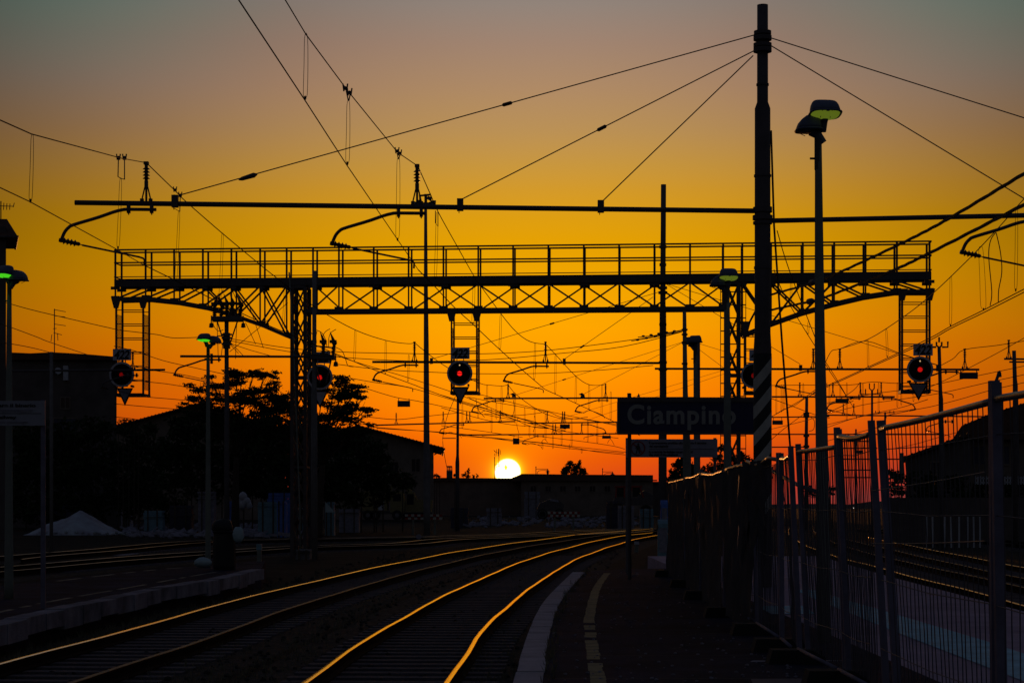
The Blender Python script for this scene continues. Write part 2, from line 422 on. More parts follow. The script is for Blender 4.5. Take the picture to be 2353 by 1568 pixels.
for x in PM: mb.bar(G(x, cy(x) + 4), K(G(x, cy(x) + 4), BK), 0.05)
mb.build('cross_tie', 'steel', gan)
# curved cantilever brackets
def bracket(xs, ys, flip):
    for k in (0, BK):
        mb = MB()
        for i in range(len(xs) - 1):
            mb.bar(K(G(xs[i], ys[i]), k), K(G(xs[i + 1], ys[i + 1]), k), 0.13, 0.09)
        for i, x in enumerate(xs):
            mb.bar(K(G(x, bu(x)), k), K(G(x, ys[i]), k), 0.055)
            p = K(G(x, bu(x) + 2.5), k); mb.bar(p - GU * 0.17, p + GU * 0.17, 0.11, 0.03)
            p = K(G(x, ys[i] - 4), k); mb.bar(p - GU * 0.15, p + GU * 0.15, 0.11, 0.03)
        for i in range(len(xs) - 1):
            a, b = (i, i + 1) if flip else (i + 1, i)
            mb.bar(K(G(xs[a], bu(xs[a])), k), K(G(xs[b], ys[b]), k), 0.06)
            deep = i < 3 if flip else i >= 3
            if deep: mb.bar(K(G(xs[b], bu(xs[b])), k), K(G(xs[a], ys[a]), k), 0.06)
        mb.build('cantilever_bracket', 'steel', gan)
bracket(PL, [687, 685, 692, 704, 722, 745, 771], False)
bracket(PR, [770, 743, 717, 697, 680, 669, 669], True)
# lattice legs
def leg(xa, xb, ytop, yb, zb, r):
    q = MB()
    base = Gd
    cs = []
    for x in (xa, xb):
        for k in (0, BK):
            t = K(G(x, ytop), k); b = Vector((t.x, t.y, zb)); q.bar(t, b, r, r); cs.append((t, b))
    n = 9
    for (c0, c1) in ((0, 2), (1, 3), (0, 1), (2, 3)):
        for i in range(n):
            f0, f1 = i / n, (i + 1) / n
            a0 = cs[c0][0].lerp(cs[c0][1], f0); a1 = cs[c0][0].lerp(cs[c0][1], f1)
            b0 = cs[c1][0].lerp(cs[c1][1], f0); b1 = cs[c1][0].lerp(cs[c1][1], f1)
            q.bar(a0, b1, 0.06); q.bar(b0, a1, 0.06)
            if i % 3 == 0: q.bar(a0, b0, 0.09)
    q.build('lattice_leg', 'steel', gan)
leg(671, 701, 659, 1285, -0.2, 0.13)
leg(1668, 1697, 650, 1285, -0.2, 0.12)
q = MB()
for i in range(16):
    z0 = 640 + i * 30
    q.bar(G(1655, z0, 1.3), G(1713, z0, 1.3), 0.04)
for x in (1655, 1713): q.bar(G(x, 640, 1.3), G(x, 1140, 1.3), 0.025)
q.build('access_ladder', 'steel', gan)
# hanging signal cages: two ladder frames with perforated side sheets
def cage(x0, x1, ytop, ybot, sheet, slim=False):
    c = MB()
    for x in (x0, x1):
        for k in (0, BK):
            c.bar(K(G(x, ytop), k), K(G(x, ybot), k), 0.07 if not slim else 0.06)
    for x in (x0, x1):
        p = G(x, ytop + 10); c.prism([p + Vector((-0.19, -0.06, 0.26)), p + Vector((0.19, -0.06, 0.26)), p + Vector((0.08, -0.06, -0.16)), p + Vector((-0.08, -0.06, -0.16))], (0, 0.05, 0))
        c.bar(G(x, ybot - 3), K(G(x, ybot - 3), BK), 0.1)
    for k in (0, BK): c.bar(K(G(x0, ybot - 4), k), K(G(x1, ybot - 4), k), 0.11, 0.06)
    o = c.build('signal_cage', 'steel', gan)
    y = ytop + 24
    while y < ybot - 12:
        r = MB()
        for k in (0, BK): r.bar(K(G(x0, y), k), K(G(x1, y), k), 0.03)
        r.build('rung', 'steel', o); y += 32
    if sheet:
        for x in (x0, x1):
            s = MB(); yy = ytop + 34
            while yy < ybot - 14:
                s.bar(G(x, yy, 0.05), K(G(x, yy), BK - 0.05), 0.017, 0.012); yy += 2.0
            s.build('perforated_sheet', 'steel', o)
cage(267, 329, 688, 910, True)
cage(1037, 1095, 718, 905, True, True)
cage(1712, 1760, 745, 905, True)
cage(2072, 2135, 670, 902, False)
# cable conduit leaning on the left leg
con = MB().tube([G(664, 625, -0.7), G(674, 784, -0.7), G(689, 1176, -0.7), Vector((G(690, 1278, -0.7).x, G(690, 1278, -0.7).y, -0.2))], 0.026, 8).build('conduit', 'lamp_pole', gan, smooth=True)

# ------------------------------------------------------------------ the five round signals
def signal(x, y, lamp, sky_dot, plate, tri, label, post=None, depth=-0.45, digits='422'):
    c = G(x, y, depth)
    root = thing('railway_signal', label, 'signal', c, 'round target signals on the gantry')
    nrm = -GN; s = c.y / F
    MB().disc(c, nrm, 0.40, 0.03, 40).build('target_disc', 'sig_black', root)
    MB().ring(c - nrm * 0.004, nrm, 0.385, 0.455, 0.04, 48).build('rim', 'sig_rim', root)
    lp = c + nrm * 0.03
    h = MB()
    n = 14; rr = 0.115; vs = []
    for i in range(n + 1):
        t = math.pi * (-0.05 + 1.1 * i / n); e = GU * math.cos(t) * rr + Vector((0, 0, math.sin(t) * rr))
        vs += [lp + e, lp + e * 0.93, lp + e + nrm * 0.24, lp + e * 0.93 + nrm * 0.24]
    h.add(vs, [(4 * i, 4 * i + 2, 4 * i + 6, 4 * i + 4) for i in range(n)] + [(4 * i + 1, 4 * i + 5, 4 * i + 7, 4 * i + 3) for i in range(n)])
    h.build('hood', 'sig_black', root)
    l = MB(); l.disc(lp - Vector((0, 0, 0.01)), nrm, 0.085, 0.02, 24)
    l.build('lamp', lamp, root)
    if sky_dot: MB().disc(c + nrm * 0.03 + Vector((0, 0, 0.345 * 58 / 70)), nrm, 0.022, 0.012, 12).build('sky_hole_dot', 'sky_dot', root)  # glowing dot standing in for sky seen through a hole in the disc
    # backing case
    MB().box(c + Vector((-0.16, 0.04, -0.42)), c + Vector((0.16, 0.3, 0.34))).build('lamp_case', 'steel', root)
    if plate:
        pc = c + GU * (plate[0] * s) + Vector((0, 0, plate[1] * s))
        p = MB(); w, hh = 0.335, 0.205
        p.prism([pc - GU * w - Vector((0, 0, hh)), pc + GU * w - Vector((0, 0, hh)), pc + GU * w + Vector((0, 0, hh)), pc - GU * w + Vector((0, 0, hh))], GN * 0.02)
        po = p.build('number_plate', 'plate', root)
        put_text('number', digits, 0.43, pc + nrm * 0.012 - Vector((0, 0, 0.15)), 'ink', po, xdir=GU, centre=True, fit=0.56, bold=0.012, shear=0.25)
        b = MB()
        for d in (-0.12, 0.12): b.bar(pc + GU * d + Vector((0, 0, -0.2)) + GN * 0.03, pc + GU * d + Vector((0, 0, -0.4)) + GN * 0.03, 0.03)
        b.build('plate_bracket', 'steel', root)
    if tri:
        tc_ = c + GU * (tri[0] * s)
        T = lambda a, zz, f=0.0: tc_ + GU * (a * s) + Vector((0, 0, zz * s)) + nrm * f
        MB().prism([T(-tri[1], -31), T(tri[1], -31), T(0, -72)], GN * 0.02).build('triangle_back', 'sig_black', root)
        w = tri[1] * 0.78
        MB().prism([T(-w, -34, 0.012), T(w, -34, 0.012), T(0, -65, 0.012)], GN * 0.008).build('triangle_plate', 'tri' if tri[2] else 'grey_box', root)
    if post:
        bpt = G(post, 1285, 0.0)
        MB().tube([Vector((bpt.x, bpt.y - 0.25, -0.2)), Vector((bpt.x, bpt.y - 0.25, c.z + 0.3))], [0.13, 0.11], 12).build('post', 'concrete', root, smooth=True)
        bk = MB(); bk.bar(c + GN * 0.05, Vector((bpt.x, bpt.y - 0.25, c.z)), 0.08); bk.build('arm', 'steel', root)
    else:
        bk = MB(); bk.bar(c + Vector((-0.3, 0.2, -0.4)), c + Vector((-0.3, 0.6, -0.4)), 0.07); bk.bar(c + Vector((0.3, 0.2, -0.4)), c + Vector((0.3, 0.6, -0.4)), 0.07)
        bk.bar(c + Vector((0, 0.2, 0.1)), c + Vector((0, 0.55, 0.1)), 0.08); bk.build('mounting_bracket', 'steel', root)
    return root
signal(280, 860, 'red_lamp_low', False, (0, 46), (7, 19, False), 'round black signal with faintest red lamp, in the cage at the gantry\'s left end')
signal(735, 866, 'red_lamp_mid', False, (2, 45), (0, 19, True), 'round black signal over a clean white triangle, on its post beside the lattice leg', post=723, depth=-0.9)
signal(1056, 857, 'red_lamp', True, (1, 46), (1, 21, False), 'round black signal with the brightest red lamp, in the cage at mid gantry')
signal(1731, 862, 'red_lamp_low', False, (12, 46), None, 'round black signal mostly hidden behind the striped catenary mast')
signal(2113, 848, 'red_lamp_mid', True, (7, 45), (-3, 23, False), 'round black signal with dim red lamp, in the open cage at the gantry\'s right end')
# ================================================================== catenary masts, arms and wires
def insulator(par, x, ybase, Y, h=0.68, tilt=0.0):
    """post insulator standing on a cross-arm: A-frame, stem, four sheds, clamp"""
    b = P(x, ybase, Y); ax = Vector((math.sin(tilt), 0, math.cos(tilt))); k = h / 0.68
    m = MB()
    for sx in (-1, 1):
        m.tube([b + Vector((sx * 0.075 * k, 0, 0)), b + Vector((sx * 0.07 * k, 0, 0.06 * k)), b + ax * 0.25 * k + Vector((sx * 0.025 * k, 0, 0)), b + ax * 0.27 * k], 0.013 * k, 6)
        m.box(b + Vector((sx * 0.075 * k - 0.03 * k, -0.03, -0.02)), b + Vector((sx * 0.075 * k + 0.03 * k, 0.03, 0.05 * k)))
    m.tube([b, b + ax * 0.26 * k], 0.02 * k, 6)
    m.lathe(b + ax * 0.24 * k, ax, [(0, 0.035 * k), (0.12 * k, 0.035 * k)], 8)
    fr = m.build('insulator_frame', 'steel', par)
    m = MB(); pr = [(0, 0.028 * k)]
    for i in range(4):
        t = (0.03 + i * 0.055) * k; pr += [(t, 0.03 * k), (t + 0.006 * k, 0.066 * k), (t + 0.035 * k, 0.03 * k)]
    pr += [(0.29 * k, 0.03 * k)]
    m.lathe(b + ax * 0.36 * k, ax, pr, 10); m.build('insulator', 'porcelain', fr, smooth=False)
    m = MB(); m.box(b + ax * 0.64 * k - Vector((0.04 * k, 0.05, 0)), b + ax * 0.64 * k + Vector((0.04 * k, 0.05, 0.05 * k)))
    m.build('wire_clamp', 'steel', fr)
RA = [(0, 0), (-.484, .004), (-.60, -.006), (-.75, -.045), (-1.013, -.136), (-1.429, -.261), (-1.52, -.31), (-1.59, -.39), (-1.648, -.525)]
def reg_arm(par, x, y, Y, mir=1, k=1.0, curl=False, cut=None):
    """bent registration arm hung under a cross-arm, its insulator and steady arm"""
    o = P(x, y, Y)
    T = lambda a, b: o + Vector((a * mir * k, 0.0, b * k))
    m = MB().tube(smooth_path([T(a, b) for a, b in RA], 4), 0.030 * k, 8)
    for a in (-0.08, -0.48):
        m.box(T(a, 0) + Vector((-0.028, -0.04, -0.06)), T(a, 0) + Vector((0.028, 0.04, 0.10 * k)))
        m.tube([T(a, 0.12), T(a, -0.09)], 0.012 * k, 6)
    ra = m.build('registration_arm', 'steel', par, smooth=True)
    a0, a1 = T(-1.686, -.525), T(-1.323, -.601); ax = (a1 - a0); L = ax.length
    pr = [(0, 0.035 * k), (0.10 * L, 0.04 * k)]
    for i in range(4):
        t = (0.2 + i * 0.17) * L; pr += [(t, 0.032 * k), (t + 0.03 * L, 0.062 * k), (t + 0.1 * L, 0.032 * k)]
    pr += [(0.95 * L, 0.035 * k), (L, 0.02 * k)]
    MB().lathe(a0, ax, pr, 10).build('insulator', 'porcelain', ra)
    m = MB().tube([a1, T(-1.285, -.616)], 0.009 * k, 6)
    if curl:
        m.tube(smooth_path([T(-1.285, -.616), T(-1.2, -.60), T(-1.02, -.50), T(-.8, -.52), T(-.35, -.70), T(-.22, -.80), T(-.215, -.87)], 4), 0.016 * k, 6)
    else:
        m.tube([T(-1.285, -.616), T(-.30, -.82), T(-.225, -.845), T(-.205, -.88), T(-.21, -.97)], 0.017 * k, 8)
    m.build('steady_arm', 'steel', ra, smooth=True)
def tie(par, a, b, Y, sleeve=0.45, r=0.010, Yb=None):
    A = P(*a, Y); B = P(*b, Yb or Y)
    m = MB().tube([A, B], r, 6)
    t = m.build('tie_rod', 'steel', par)
    if sleeve is not None:
        c = A.lerp(B, sleeve); d = (B - A).normalized()
        MB().lathe(c - d * 0.09, d, [(0, r), (0.02, 0.032), (0.16, 0.032), (0.19, r)], 8).build('strain_insulator', 'porcelain', t)
def xarm(par, a, b, Y, r=0.045, caps=()):
    m = MB().tube([P(*a, Y), P(*b, Y)], r, 10)
    o = m.build('cross_arm', 'steel', par, smooth=True)
    for x in caps:
        yy = a[1] + (b[1] - a[1]) * (x - a[0]) / (b[0] - a[0]); p = P(x, yy, Y)
        c = MB(); c.box(p + Vector((-0.055, -0.055, -0.06)), p + Vector((0.055, 0.055, 0.15)))
        c.tube([p + Vector((-0.02, 0, -0.1)), p + Vector((-0.02, 0, 0))], 0.008, 5); c.build('arm_clamp', 'steel', o)
    return o
def pole(par, pts, Y, zb, m='pole', n=14, name='pole'):
    """tapered tube through (x, y, width in px); the last point is carried down to zb"""
    ps = [P(x, y, Y) for x, y, w in pts]; rs = [px(w, Y) / 2 for x, y, w in pts]
    e = ps[-1].copy(); e.z = zb; ps.append(e); rs.append(rs[-1])
    return MB().tube(ps, rs, n).build(name, m, par, smooth=True)
def mast(label, x, Y, zb, name='catenary_mast', cat='mast', group='catenary masts along the tracks'):
    b = P(x, HY, Y); b.z = zb
    return thing(name, label, cat, b, group)
# ---- the big near mast
Y1 = 34.0
m1 = mast('tall black steel catenary mast with white diagonal stripes, nearest the camera', 1751, Y1, 0.4)
p1 = pole(m1, [(1751.5, 12, 25), (1751.5, 235, 25.5), (1751.5, 250, 36), (1751.5, 765, 37), (1751.5, 800, 41), (1751.5, 1080, 42)], Y1, 0.4, 'steel', 20)
for y, h, w in ((76, 8, 40), (88, 10, 42), (104, 8, 42), (115, 10, 42), (195, 5, 29), (482, 12, 44), (500, 10, 46), (512, 6, 44), (615, 6, 40), (404, 5, 40)):
    MB().tube([P(1751.5, y - h / 2, Y1), P(1751.5, y + h / 2, Y1)], px(w, Y1) / 2, 20).build('clamp_band', 'steel', p1)
s = MB()
for i in range(6):      # painted diagonal bands wound round the lower shaft
    z0 = 860 + i * 62; r = px(42.6, Y1) / 2; n = 24; vs = []; cpt = P(1751.5, 0, Y1)
    for k in range(n + 1):
        t = 2 * math.pi * k / n; ex = Vector((math.cos(t) * r, math.sin(t) * r, 0))
        dz = px(-math.cos(t) * 26, Y1) * (-1)
        zc = EZ + px(HY - z0, Y1) + dz
        vs += [Vector((cpt.x, cpt.y, zc + px(15, Y1))) + ex, Vector((cpt.x, cpt.y, zc - px(15, Y1))) + ex]
    s.add(vs, [(2 * k, 2 * k + 1, 2 * k + 3, 2 * k + 2) for k in range(n)])
s.build('warning_stripe', 'stripe_white', p1, smooth=True)
MB().tube([P(1751.5, 812, Y1), P(1751.5, 1235, Y1)], px(42.2, Y1) / 2, 24).build('black_band', 'stripe_black', p1, smooth=True)
a1 = xarm(m1, (172, 465.5), (1733, 484.5), Y1, 0.0445, (402, 1057, 1380))
a2 = xarm(m1, (1770, 507), (2440, 493), Y1, 0.0435)
tie(m1, (1732, 81), (414, 448), Y1, 0.43); tie(m1, (1732, 117), (1060, 458), Y1, 0.52); tie(m1, (1730, 128), (1384, 462), Y1, None)
tie(m1, (1772, 88), (2460, 305), Y1, None); tie(m1, (1772, 106), (2420, 497), Y1, None)
ts = MB().lathe(P(548, 413, Y1), P(598, 398, Y1) - P(548, 413, Y1), [(0, 0.012), (0.06, 0.035), (0.28, 0.045), (0.34, 0.012)], 8); ts.build('turnbuckle', 'steel', m1)
insulator(m1, 336, 463, Y1); insulator(m1, 958, 469, Y1)
reg_arm(m1, 359, 481.5, Y1); reg_arm(m1, 978, 490, Y1, 1, 0.985); reg_arm(m1, 2428, 509, Y1, 1, 1.0)
gy = MB().tube([P(1771, 300, Y1), P(1778, 520, Y1), P(1796, 784, Y1 - 0.3), P(1818, 1065, Y1 - 0.6), Vector((P(1828, 1190, Y1 - 0.8).x, Y1 - 0.8, 0.4))], 0.018, 8); gy.build('guy_wire', 'cable', m1)
# ---- second row (about 71 m)
Y2 = 71.5
m2 = mast('dark round catenary mast rising above the gantry, first mast left of the striped one', 1523, Y2, -0.2)
pole(m2, [(1524, 424, 12), (1523.5, 520, 12.2), (1522.5, 660, 12.6), (1522.5, 700, 12.8), (1522.5, 712, 15.5), (1523, 910, 16), (1522, 995, 19)], Y2, -0.2, 'pole', 16)
for y, w in ((567, 17), (608, 16), (661, 20), (672, 21), (745, 17), (832, 19), (848, 20)): MB().tube([P(1522.5, y - 3, Y2), P(1522.5, y + 3, Y2)], px(w, Y2) / 2, 14).build('clamp_band', 'steel', m2)
xarm(m2, (855, 831), (1518, 833.5), Y2, 0.042, (991, 1296)); xarm(m2, (1504, 846.5), (2249, 848.5), Y2, 0.04, (1839, 2154))
tie(m2, (1512, 671), (993, 824), Y2, 0.47); tie(m2, (1500, 682), (1297, 824), Y2, 0.8); tie(m2, (1531, 652), (2154, 839), Y2, None); tie(m2, (1531, 653), (1838, 836), Y2, None)
for x in (952, 1253, 1868, 1929, 2216): insulator(m2, x, 829 if x < 1500 else 845, Y2, 0.70)
reg_arm(m2, 961, 838.5, Y2); reg_arm(m2, 1261, 841, Y2); reg_arm(m2, 1886, 853, Y2); 
# ---- left masts
Y2b = 67.0
m3 = mast('thin dark catenary mast with switchgear on top, in front of the bigger tree', 520.5, Y2b + 3, -0.2)
pole(m3, [(520.5, 735, 10), (520.5, 784, 9.5), (521, 985, 12)], Y2b + 3, -0.2, 'pole', 12)
m4 = mast('square-topped catenary mast right of the lattice leg, carrying a crossarm to the left', 722, Y2b, -0.2)
pole(m4, [(722, 622, 10), (722, 784, 10), (722, 930, 12)], Y2b, -0.2, 'concrete', 12)
xarm(m4, (414, 818), (742, 819), Y2b, 0.042)
insulator(m4, 708, 815, Y2b, 0.66); reg_arm(m4, 508, 826, Y2b, 1, 0.97)
ib = MB(); ib.box(P(486, 827, Y2b) + Vector((-0.04, -0.05, -0.12)), P(486, 812, Y2b) + Vector((0.04, 0.05, 0))); ib.build('arm_clamp', 'steel', m4)
def switchgear(par, x, y, Y, w, n):
    """disconnector platform: frame, horned insulators, drive rod, jumper loops"""
    s_ = Y / F
    fr = MB(); o = P(x, y, Y)
    fr.box(o + Vector((-w * s_, -0.35, -0.10)), o + Vector((w * s_, 0.35, 0.05)))
    fr.bar(o + Vector((-w * s_ * 0.9, 0, 0.05)), o + Vector((-w * s_ * 0.9, 0, 0.5)), 0.06)
    fr.bar(o + Vector((-w * s_, 0, 0.38)), o + Vector((w * s_, 0, 0.30)), 0.05)
    fr.bar(o + Vector((-w * s_ * 0.7, 0, -0.08)), o + Vector((-0.1, 0, -0.9)), 0.045); fr.bar(o + Vector((w * s_ * 0.7, 0, -0.08)), o + Vector((0.1, 0, -0.9)), 0.045)
    sg = fr.build('switchgear', 'steel', par)
    for i in range(n):
        t = -w * s_ * 0.85 + 1.7 * w * s_ * i / (n - 1)
        q = MB(); pr = [(0, 0.05)]
        for j in range(4): pr += [(0.05 + j * 0.07, 0.05), (0.06 + j * 0.07, 0.10), (0.1 + j * 0.07, 0.05)]
        pr += [(0.36, 0.06), (0.40, 0.09), (0.46, 0.09)]
        b_ = o + Vector((t, random.uniform(-0.2, 0.2), 0.05)); q.lathe(b_, (random.uniform(-0.15, 0.15), 0, 1), pr, 8)
        q.box(b_ + Vector((-0.12, -0.06, 0.42)), b_ + Vector((0.12, 0.06, 0.52)))
        q.prism([b_ + Vector((-0.05, 0, 0.5)), b_ + Vector((0.08, 0, 0.5)), b_ + Vector((random.choice((-0.12, 0.14)), 0, 0.84))], (0, 0.05, 0))
        q.build('switch_insulator', 'porcelain', sg)
    for sx in (-1, 1):
        h = MB()
        h.tube([o + Vector((sx * w * s_ * 1.08, 0, 0.1)), o + Vector((sx * w * s_ * 1.08, 0, -0.18))], 0.02, 6)
        h.lathe(o + Vector((sx * w * s_ * 1.08, 0, -0.16)), (0, 0, -1), [(0, 0.03), (0.03, 0.07), (0.1, 0.075), (0.16, 0.09), (0.18, 0.02)], 8)
        h.build('pot_head', 'porcelain', sg)
    return sg
switchgear(m3, 522, 731, Y2b + 3, 34, 5)
sg4 = switchgear(m4, 742, 819, Y2b, 27, 3)
q = MB()
for pts in ([(703, 757), (711, 760), (718, 768)], [(727, 758), (739, 764), (747, 778), (751, 795)], [(758, 755), (747, 762), (741, 775), (742, 793)], [(772, 756), (760, 764), (755, 778), (755, 796)],
            [(770, 797), (785, 805), (793, 822), (799, 839), (812, 842)]):
    q.tube(smooth_path([P(x, y, Y2b) for x, y in pts], 4), 0.012, 6)
q.build('jumper_loop', 'cable', sg4)
q = MB()
for pts in ([(488, 735), (492, 750), (502, 760), (513, 757)], [(560, 732), (553, 738), (544, 739)], [(500, 690), (507, 676), (513, 664)], [(545, 700), (541, 684), (532, 664)], [(565, 690), (572, 700), (578, 720)]):
    q.tube(smooth_path([P(x, y, Y2b + 3) for x, y in pts], 4), 0.012, 6)
q.build('jumper_loop', 'cable', m3)
q = MB()
for pts in ([(564, 741), (587, 790)], [(576, 712), (592, 760), (605, 799)], [(527, 808), (590, 757), (661, 695)], [(529, 788), (545, 802), (560, 818)], [(528, 790), (548, 812)], [(530, 789), (575, 804), (622, 817)], [(498, 734), (500, 780), (501, 816)], [(544, 741), (542, 780), (541, 824)], [(512, 786), (508, 818)], [(516, 770), (510, 770), (498, 771)]):
    q.tube([P(x, y, Y2b + 2.8) for x, y in pts], 0.012, 5)
q.build('down_lead', 'cable', m3)
q = MB(); q.box(P(512, 800, Y2b + 2.9), P(529, 765, Y2b + 3.1))
for y in (768, 776, 790): q.bar(P(509, y, Y2b + 2.8), P(533, y, Y2b + 2.8), .06)
q.build('terminal_box', 'steel', m3)
m5 = mast('concrete catenary mast standing before the dark building at far left', 118, 70, -0.2)
pole(m5, [(118, 808, 8), (118, 980, 8.5)], 70, -0.2, 'concrete', 12)
xarm(m5, (22, 852), (379, 849), 70, 0.04); insulator(m5, 305, 847, 70, 0.60); reg_arm(m5, 318, 862, 70, 1, 0.8)
# ---- third row (about 95 m)
Y3 = 95.0
m6 = mast('slim catenary mast behind the station name sign, its arm reaching left over the sun', 1604, Y3, -0.2)
pole(m6, [(1604, 770, 8), (1604, 980, 9)], Y3, -0.2, 'pole', 10)
xarm(m6, (1111, 914.8), (1600, 913), Y3, 0.043, ())
tie(m6, (1572, 784), (1338, 906), Y3, None); tie(m6, (1566, 786), (1180, 908), Y3, 0.7); tie(m6, (1606, 789), (1760, 836), Y3, None); tie(m6, (1604, 801), (1736, 900), Y3, None)
for x, s_ in ((1180, 1), (1338, 1)):
    q = MB(); b_ = P(x, 912, Y3); q.prism([b_ + Vector((-0.1, 0, 0)), b_ + Vector((0.12, 0, 0)), b_ + Vector((0.10, 0, 0.12)), b_ + Vector((-0.02, 0, 0.22)), b_ + Vector((-0.2, 0, 0.14)), b_ + Vector((-0.08, 0, 0.1))], (0, 0.06, 0)); q.build('arm_clamp', 'steel', m6)
insulator(m6, 1167, 913, Y3, 0.66); insulator(m6, 1391, 912.5, Y3, 0.66)
reg_arm(m6, 1160, 920, Y3, 1, 0.98, True); reg_arm(m6, 1398, 919.5, Y3, 1, 0.98, True)
m7 = mast('thin T-topped catenary mast right of the lamp pole, with insulators on its arm', 2003, Y3, -0.2)
pole(m7, [(2003, 896, 5), (2003, 1000, 5.5)], Y3, -0.2, 'pole', 10)
xarm(m7, (1773, 911), (2055, 911), Y3, 0.043)
q = MB()
for pts in ([(1997, 880), (1997, 892), (2003, 897)], [(2008, 880), (2008, 892), (2003, 897)]): q.tube([P(x, y, Y3) for x, y in pts], 0.03, 6)
q.bar(P(1977, 905, Y3), P(2023, 905, Y3), 0.04)
for x in (1977, 1988, 2016): q.tube([P(x, 906, Y3), P(x, 893, Y3)], 0.03, 6)
q.build('horn_bracket', 'steel', m7)
for x in (1837, 1913, 1976, 2024): insulator(m7, x, 908, Y3, 0.62)
reg_arm(m7, 1977, 915, Y3, 1, 1.0); reg_arm(m7, 2026, 915, Y3, -1, 0.98)
# ---- fourth and fifth rows
Y4 = 126.0
m8 = mast('lone thin catenary mast directly under the brightest signal', 1050, Y4, -0.2)
pole(m8, [(1052, 900, 6), (1051, 1045, 6.5), (1050.5, 1062, 9.5)], Y4, -0.2, 'pole', 10)
xarm(m8, (863, 976), (1183, 967.5), Y4, 0.046); xarm(m8, (1055, 998.5), (1440, 995.5), Y4, 0.046)
xarm(m8, (1016, 1006), (1047, 1006), Y4, 0.028)
for x, y in ((910, 972), (1018, 969), (1072, 968), (1079, 968), (1149, 966.5), (1270, 994.5), (1276, 994.5), (1336, 994)): insulator(m8, x, y, Y4, 0.66 if y < 980 else 0.58)
reg_arm(m8, 1067, 975, Y4, 1, 0.98, True); reg_arm(m8, 1250, 1002, Y4, 1, 0.85, True)
m9 = mast('far catenary mast hidden behind the grey lamp pole beside the name sign', 1668, Y4, -0.2)
pole(m9, [(1668, 850, 6), (1668, 1000, 7)], Y4, -0.2, 'pole', 10)
xarm(m9, (1216, 971.5), (1664, 966), Y4, 0.046)
tie(m9, (1664, 858), (1350, 964), Y4, None); tie(m9, (1662, 850), (1268, 967), Y4, None)
for x in (1257, 1292, 1297, 1417, 1421): insulator(m9, x, 968.5 if x < 1400 else 995, Y4, 0.66)
reg_arm(m9, 1334, 975, Y4, -1, 0.98)
m10 = mast('far catenary mast midway between striped mast and lamp pole, ringed with cable boxes', 1852, Y4, -0.2)
pole(m10, [(1853, 912, 7), (1852, 1000, 8), (1852, 1030, 9)], Y4, -0.2, 'pole', 10)
xarm(m10, (1773, 958), (1905, 956), Y4, 0.04); xarm(m10, (1773, 997), (2100, 997), Y4, 0.042); xarm(m10, (1773, 1026.5), (1852, 1026), Y4, 0.04)
q = MB()
for y in (950, 956, 1000, 1025): q.box(P(1852, y + 3, Y4) + Vector((-0.17, -0.15, 0)), P(1852, y - 3, Y4) + Vector((0.17, 0.15, 0)))
q.tube(smooth_path([P(1857, 955, Y4), P(1870, 965, Y4), P(1869, 985, Y4), P(1858, 990, Y4)], 4), 0.02, 6); q.build('cable_box', 'steel', m10)
m11 = mast('far thin catenary mast just right of the T-topped one, seen above the fence', 2033, Y4, -0.2)
pole(m11, [(2033, 946, 4.5), (2033, 1060, 5.5)], Y4, -0.2, 'pole', 10)
xarm(m11, (1900, 953), (2330, 957), Y4, 0.046)
for x in (1937, 1961): insulator(m11, x, 951, Y4, 0.66)
q = MB(); q.bar(P(2010, 948, Y4), P(2056, 948, Y4), 0.03)
for x in (2011, 2020, 2044, 2053): q.tube([P(x, 949, Y4), P(x, 943, Y4)], 0.03, 5)
q.build('horn_bracket', 'steel', m11)
m12 = mast('thick catenary mast with forked top, right of the gantry\'s right-end signal', 2160, Y2 + 1, -0.2)
pole(m12, [(2157, 796, 8), (2160, 900, 9), (2161, 917, 11), (2162, 1020, 11.5)], Y2 + 1, -0.2, 'pole', 12)
q = MB()
for pts in ([(2151, 785), (2151, 793), (2157, 798)], [(2163, 785), (2163, 793), (2158, 798)], [(2157, 774), (2157, 786)], [(2150, 797), (2141, 797)], [(2164, 797), (2177, 797), (2177, 784)]): q.tube([P(x, y, Y2 + 1) for x, y in pts], 0.035, 6)
q.build('horn_bracket', 'steel', m12)
xarm(m12, (2026, 997), (2158, 997), Y2 + 1, 0.03)
reg_arm(m12, 2202, 854, Y2, 1, 0.98)
reg_arm(m12, 2190, 968, Y2 + 1, 1, 0.62)
m13 = mast('catenary mast at the right edge of the picture with a short double crossarm', 2331, 82, -0.2)
pole(m13, [(2329, 805, 9), (2331, 870, 10), (2332, 885, 12)], 82, -0.2, 'pole', 12)
xarm(m13, (2306, 824), (2400, 825), 82, 0.04); xarm(m13, (2318, 831), (2400, 831), 82, 0.035); insulator(m13, 2317, 822, 82, 0.75)
m14 = mast('farthest catenary mast seen low through the fence mesh, left of its double post', 1966, 150, -0.2)
pole(m14, [(1966, 985, 4), (1966, 1060, 4.5)], 150, -0.2, 'pole', 8)
for y, a, b in ((1013, 1935, 2010), (1029, 1930, 2015), (1054, 1925, 2100), (1079, 1935, 2000), (1096, 1935, 2010)): xarm(m14, (a, y), (b, y), 150, 0.05)
for x, y in ((1948, 1012), (1975, 1012), (1985, 1028)): insulator(m14, x, y, 150, 0.55)
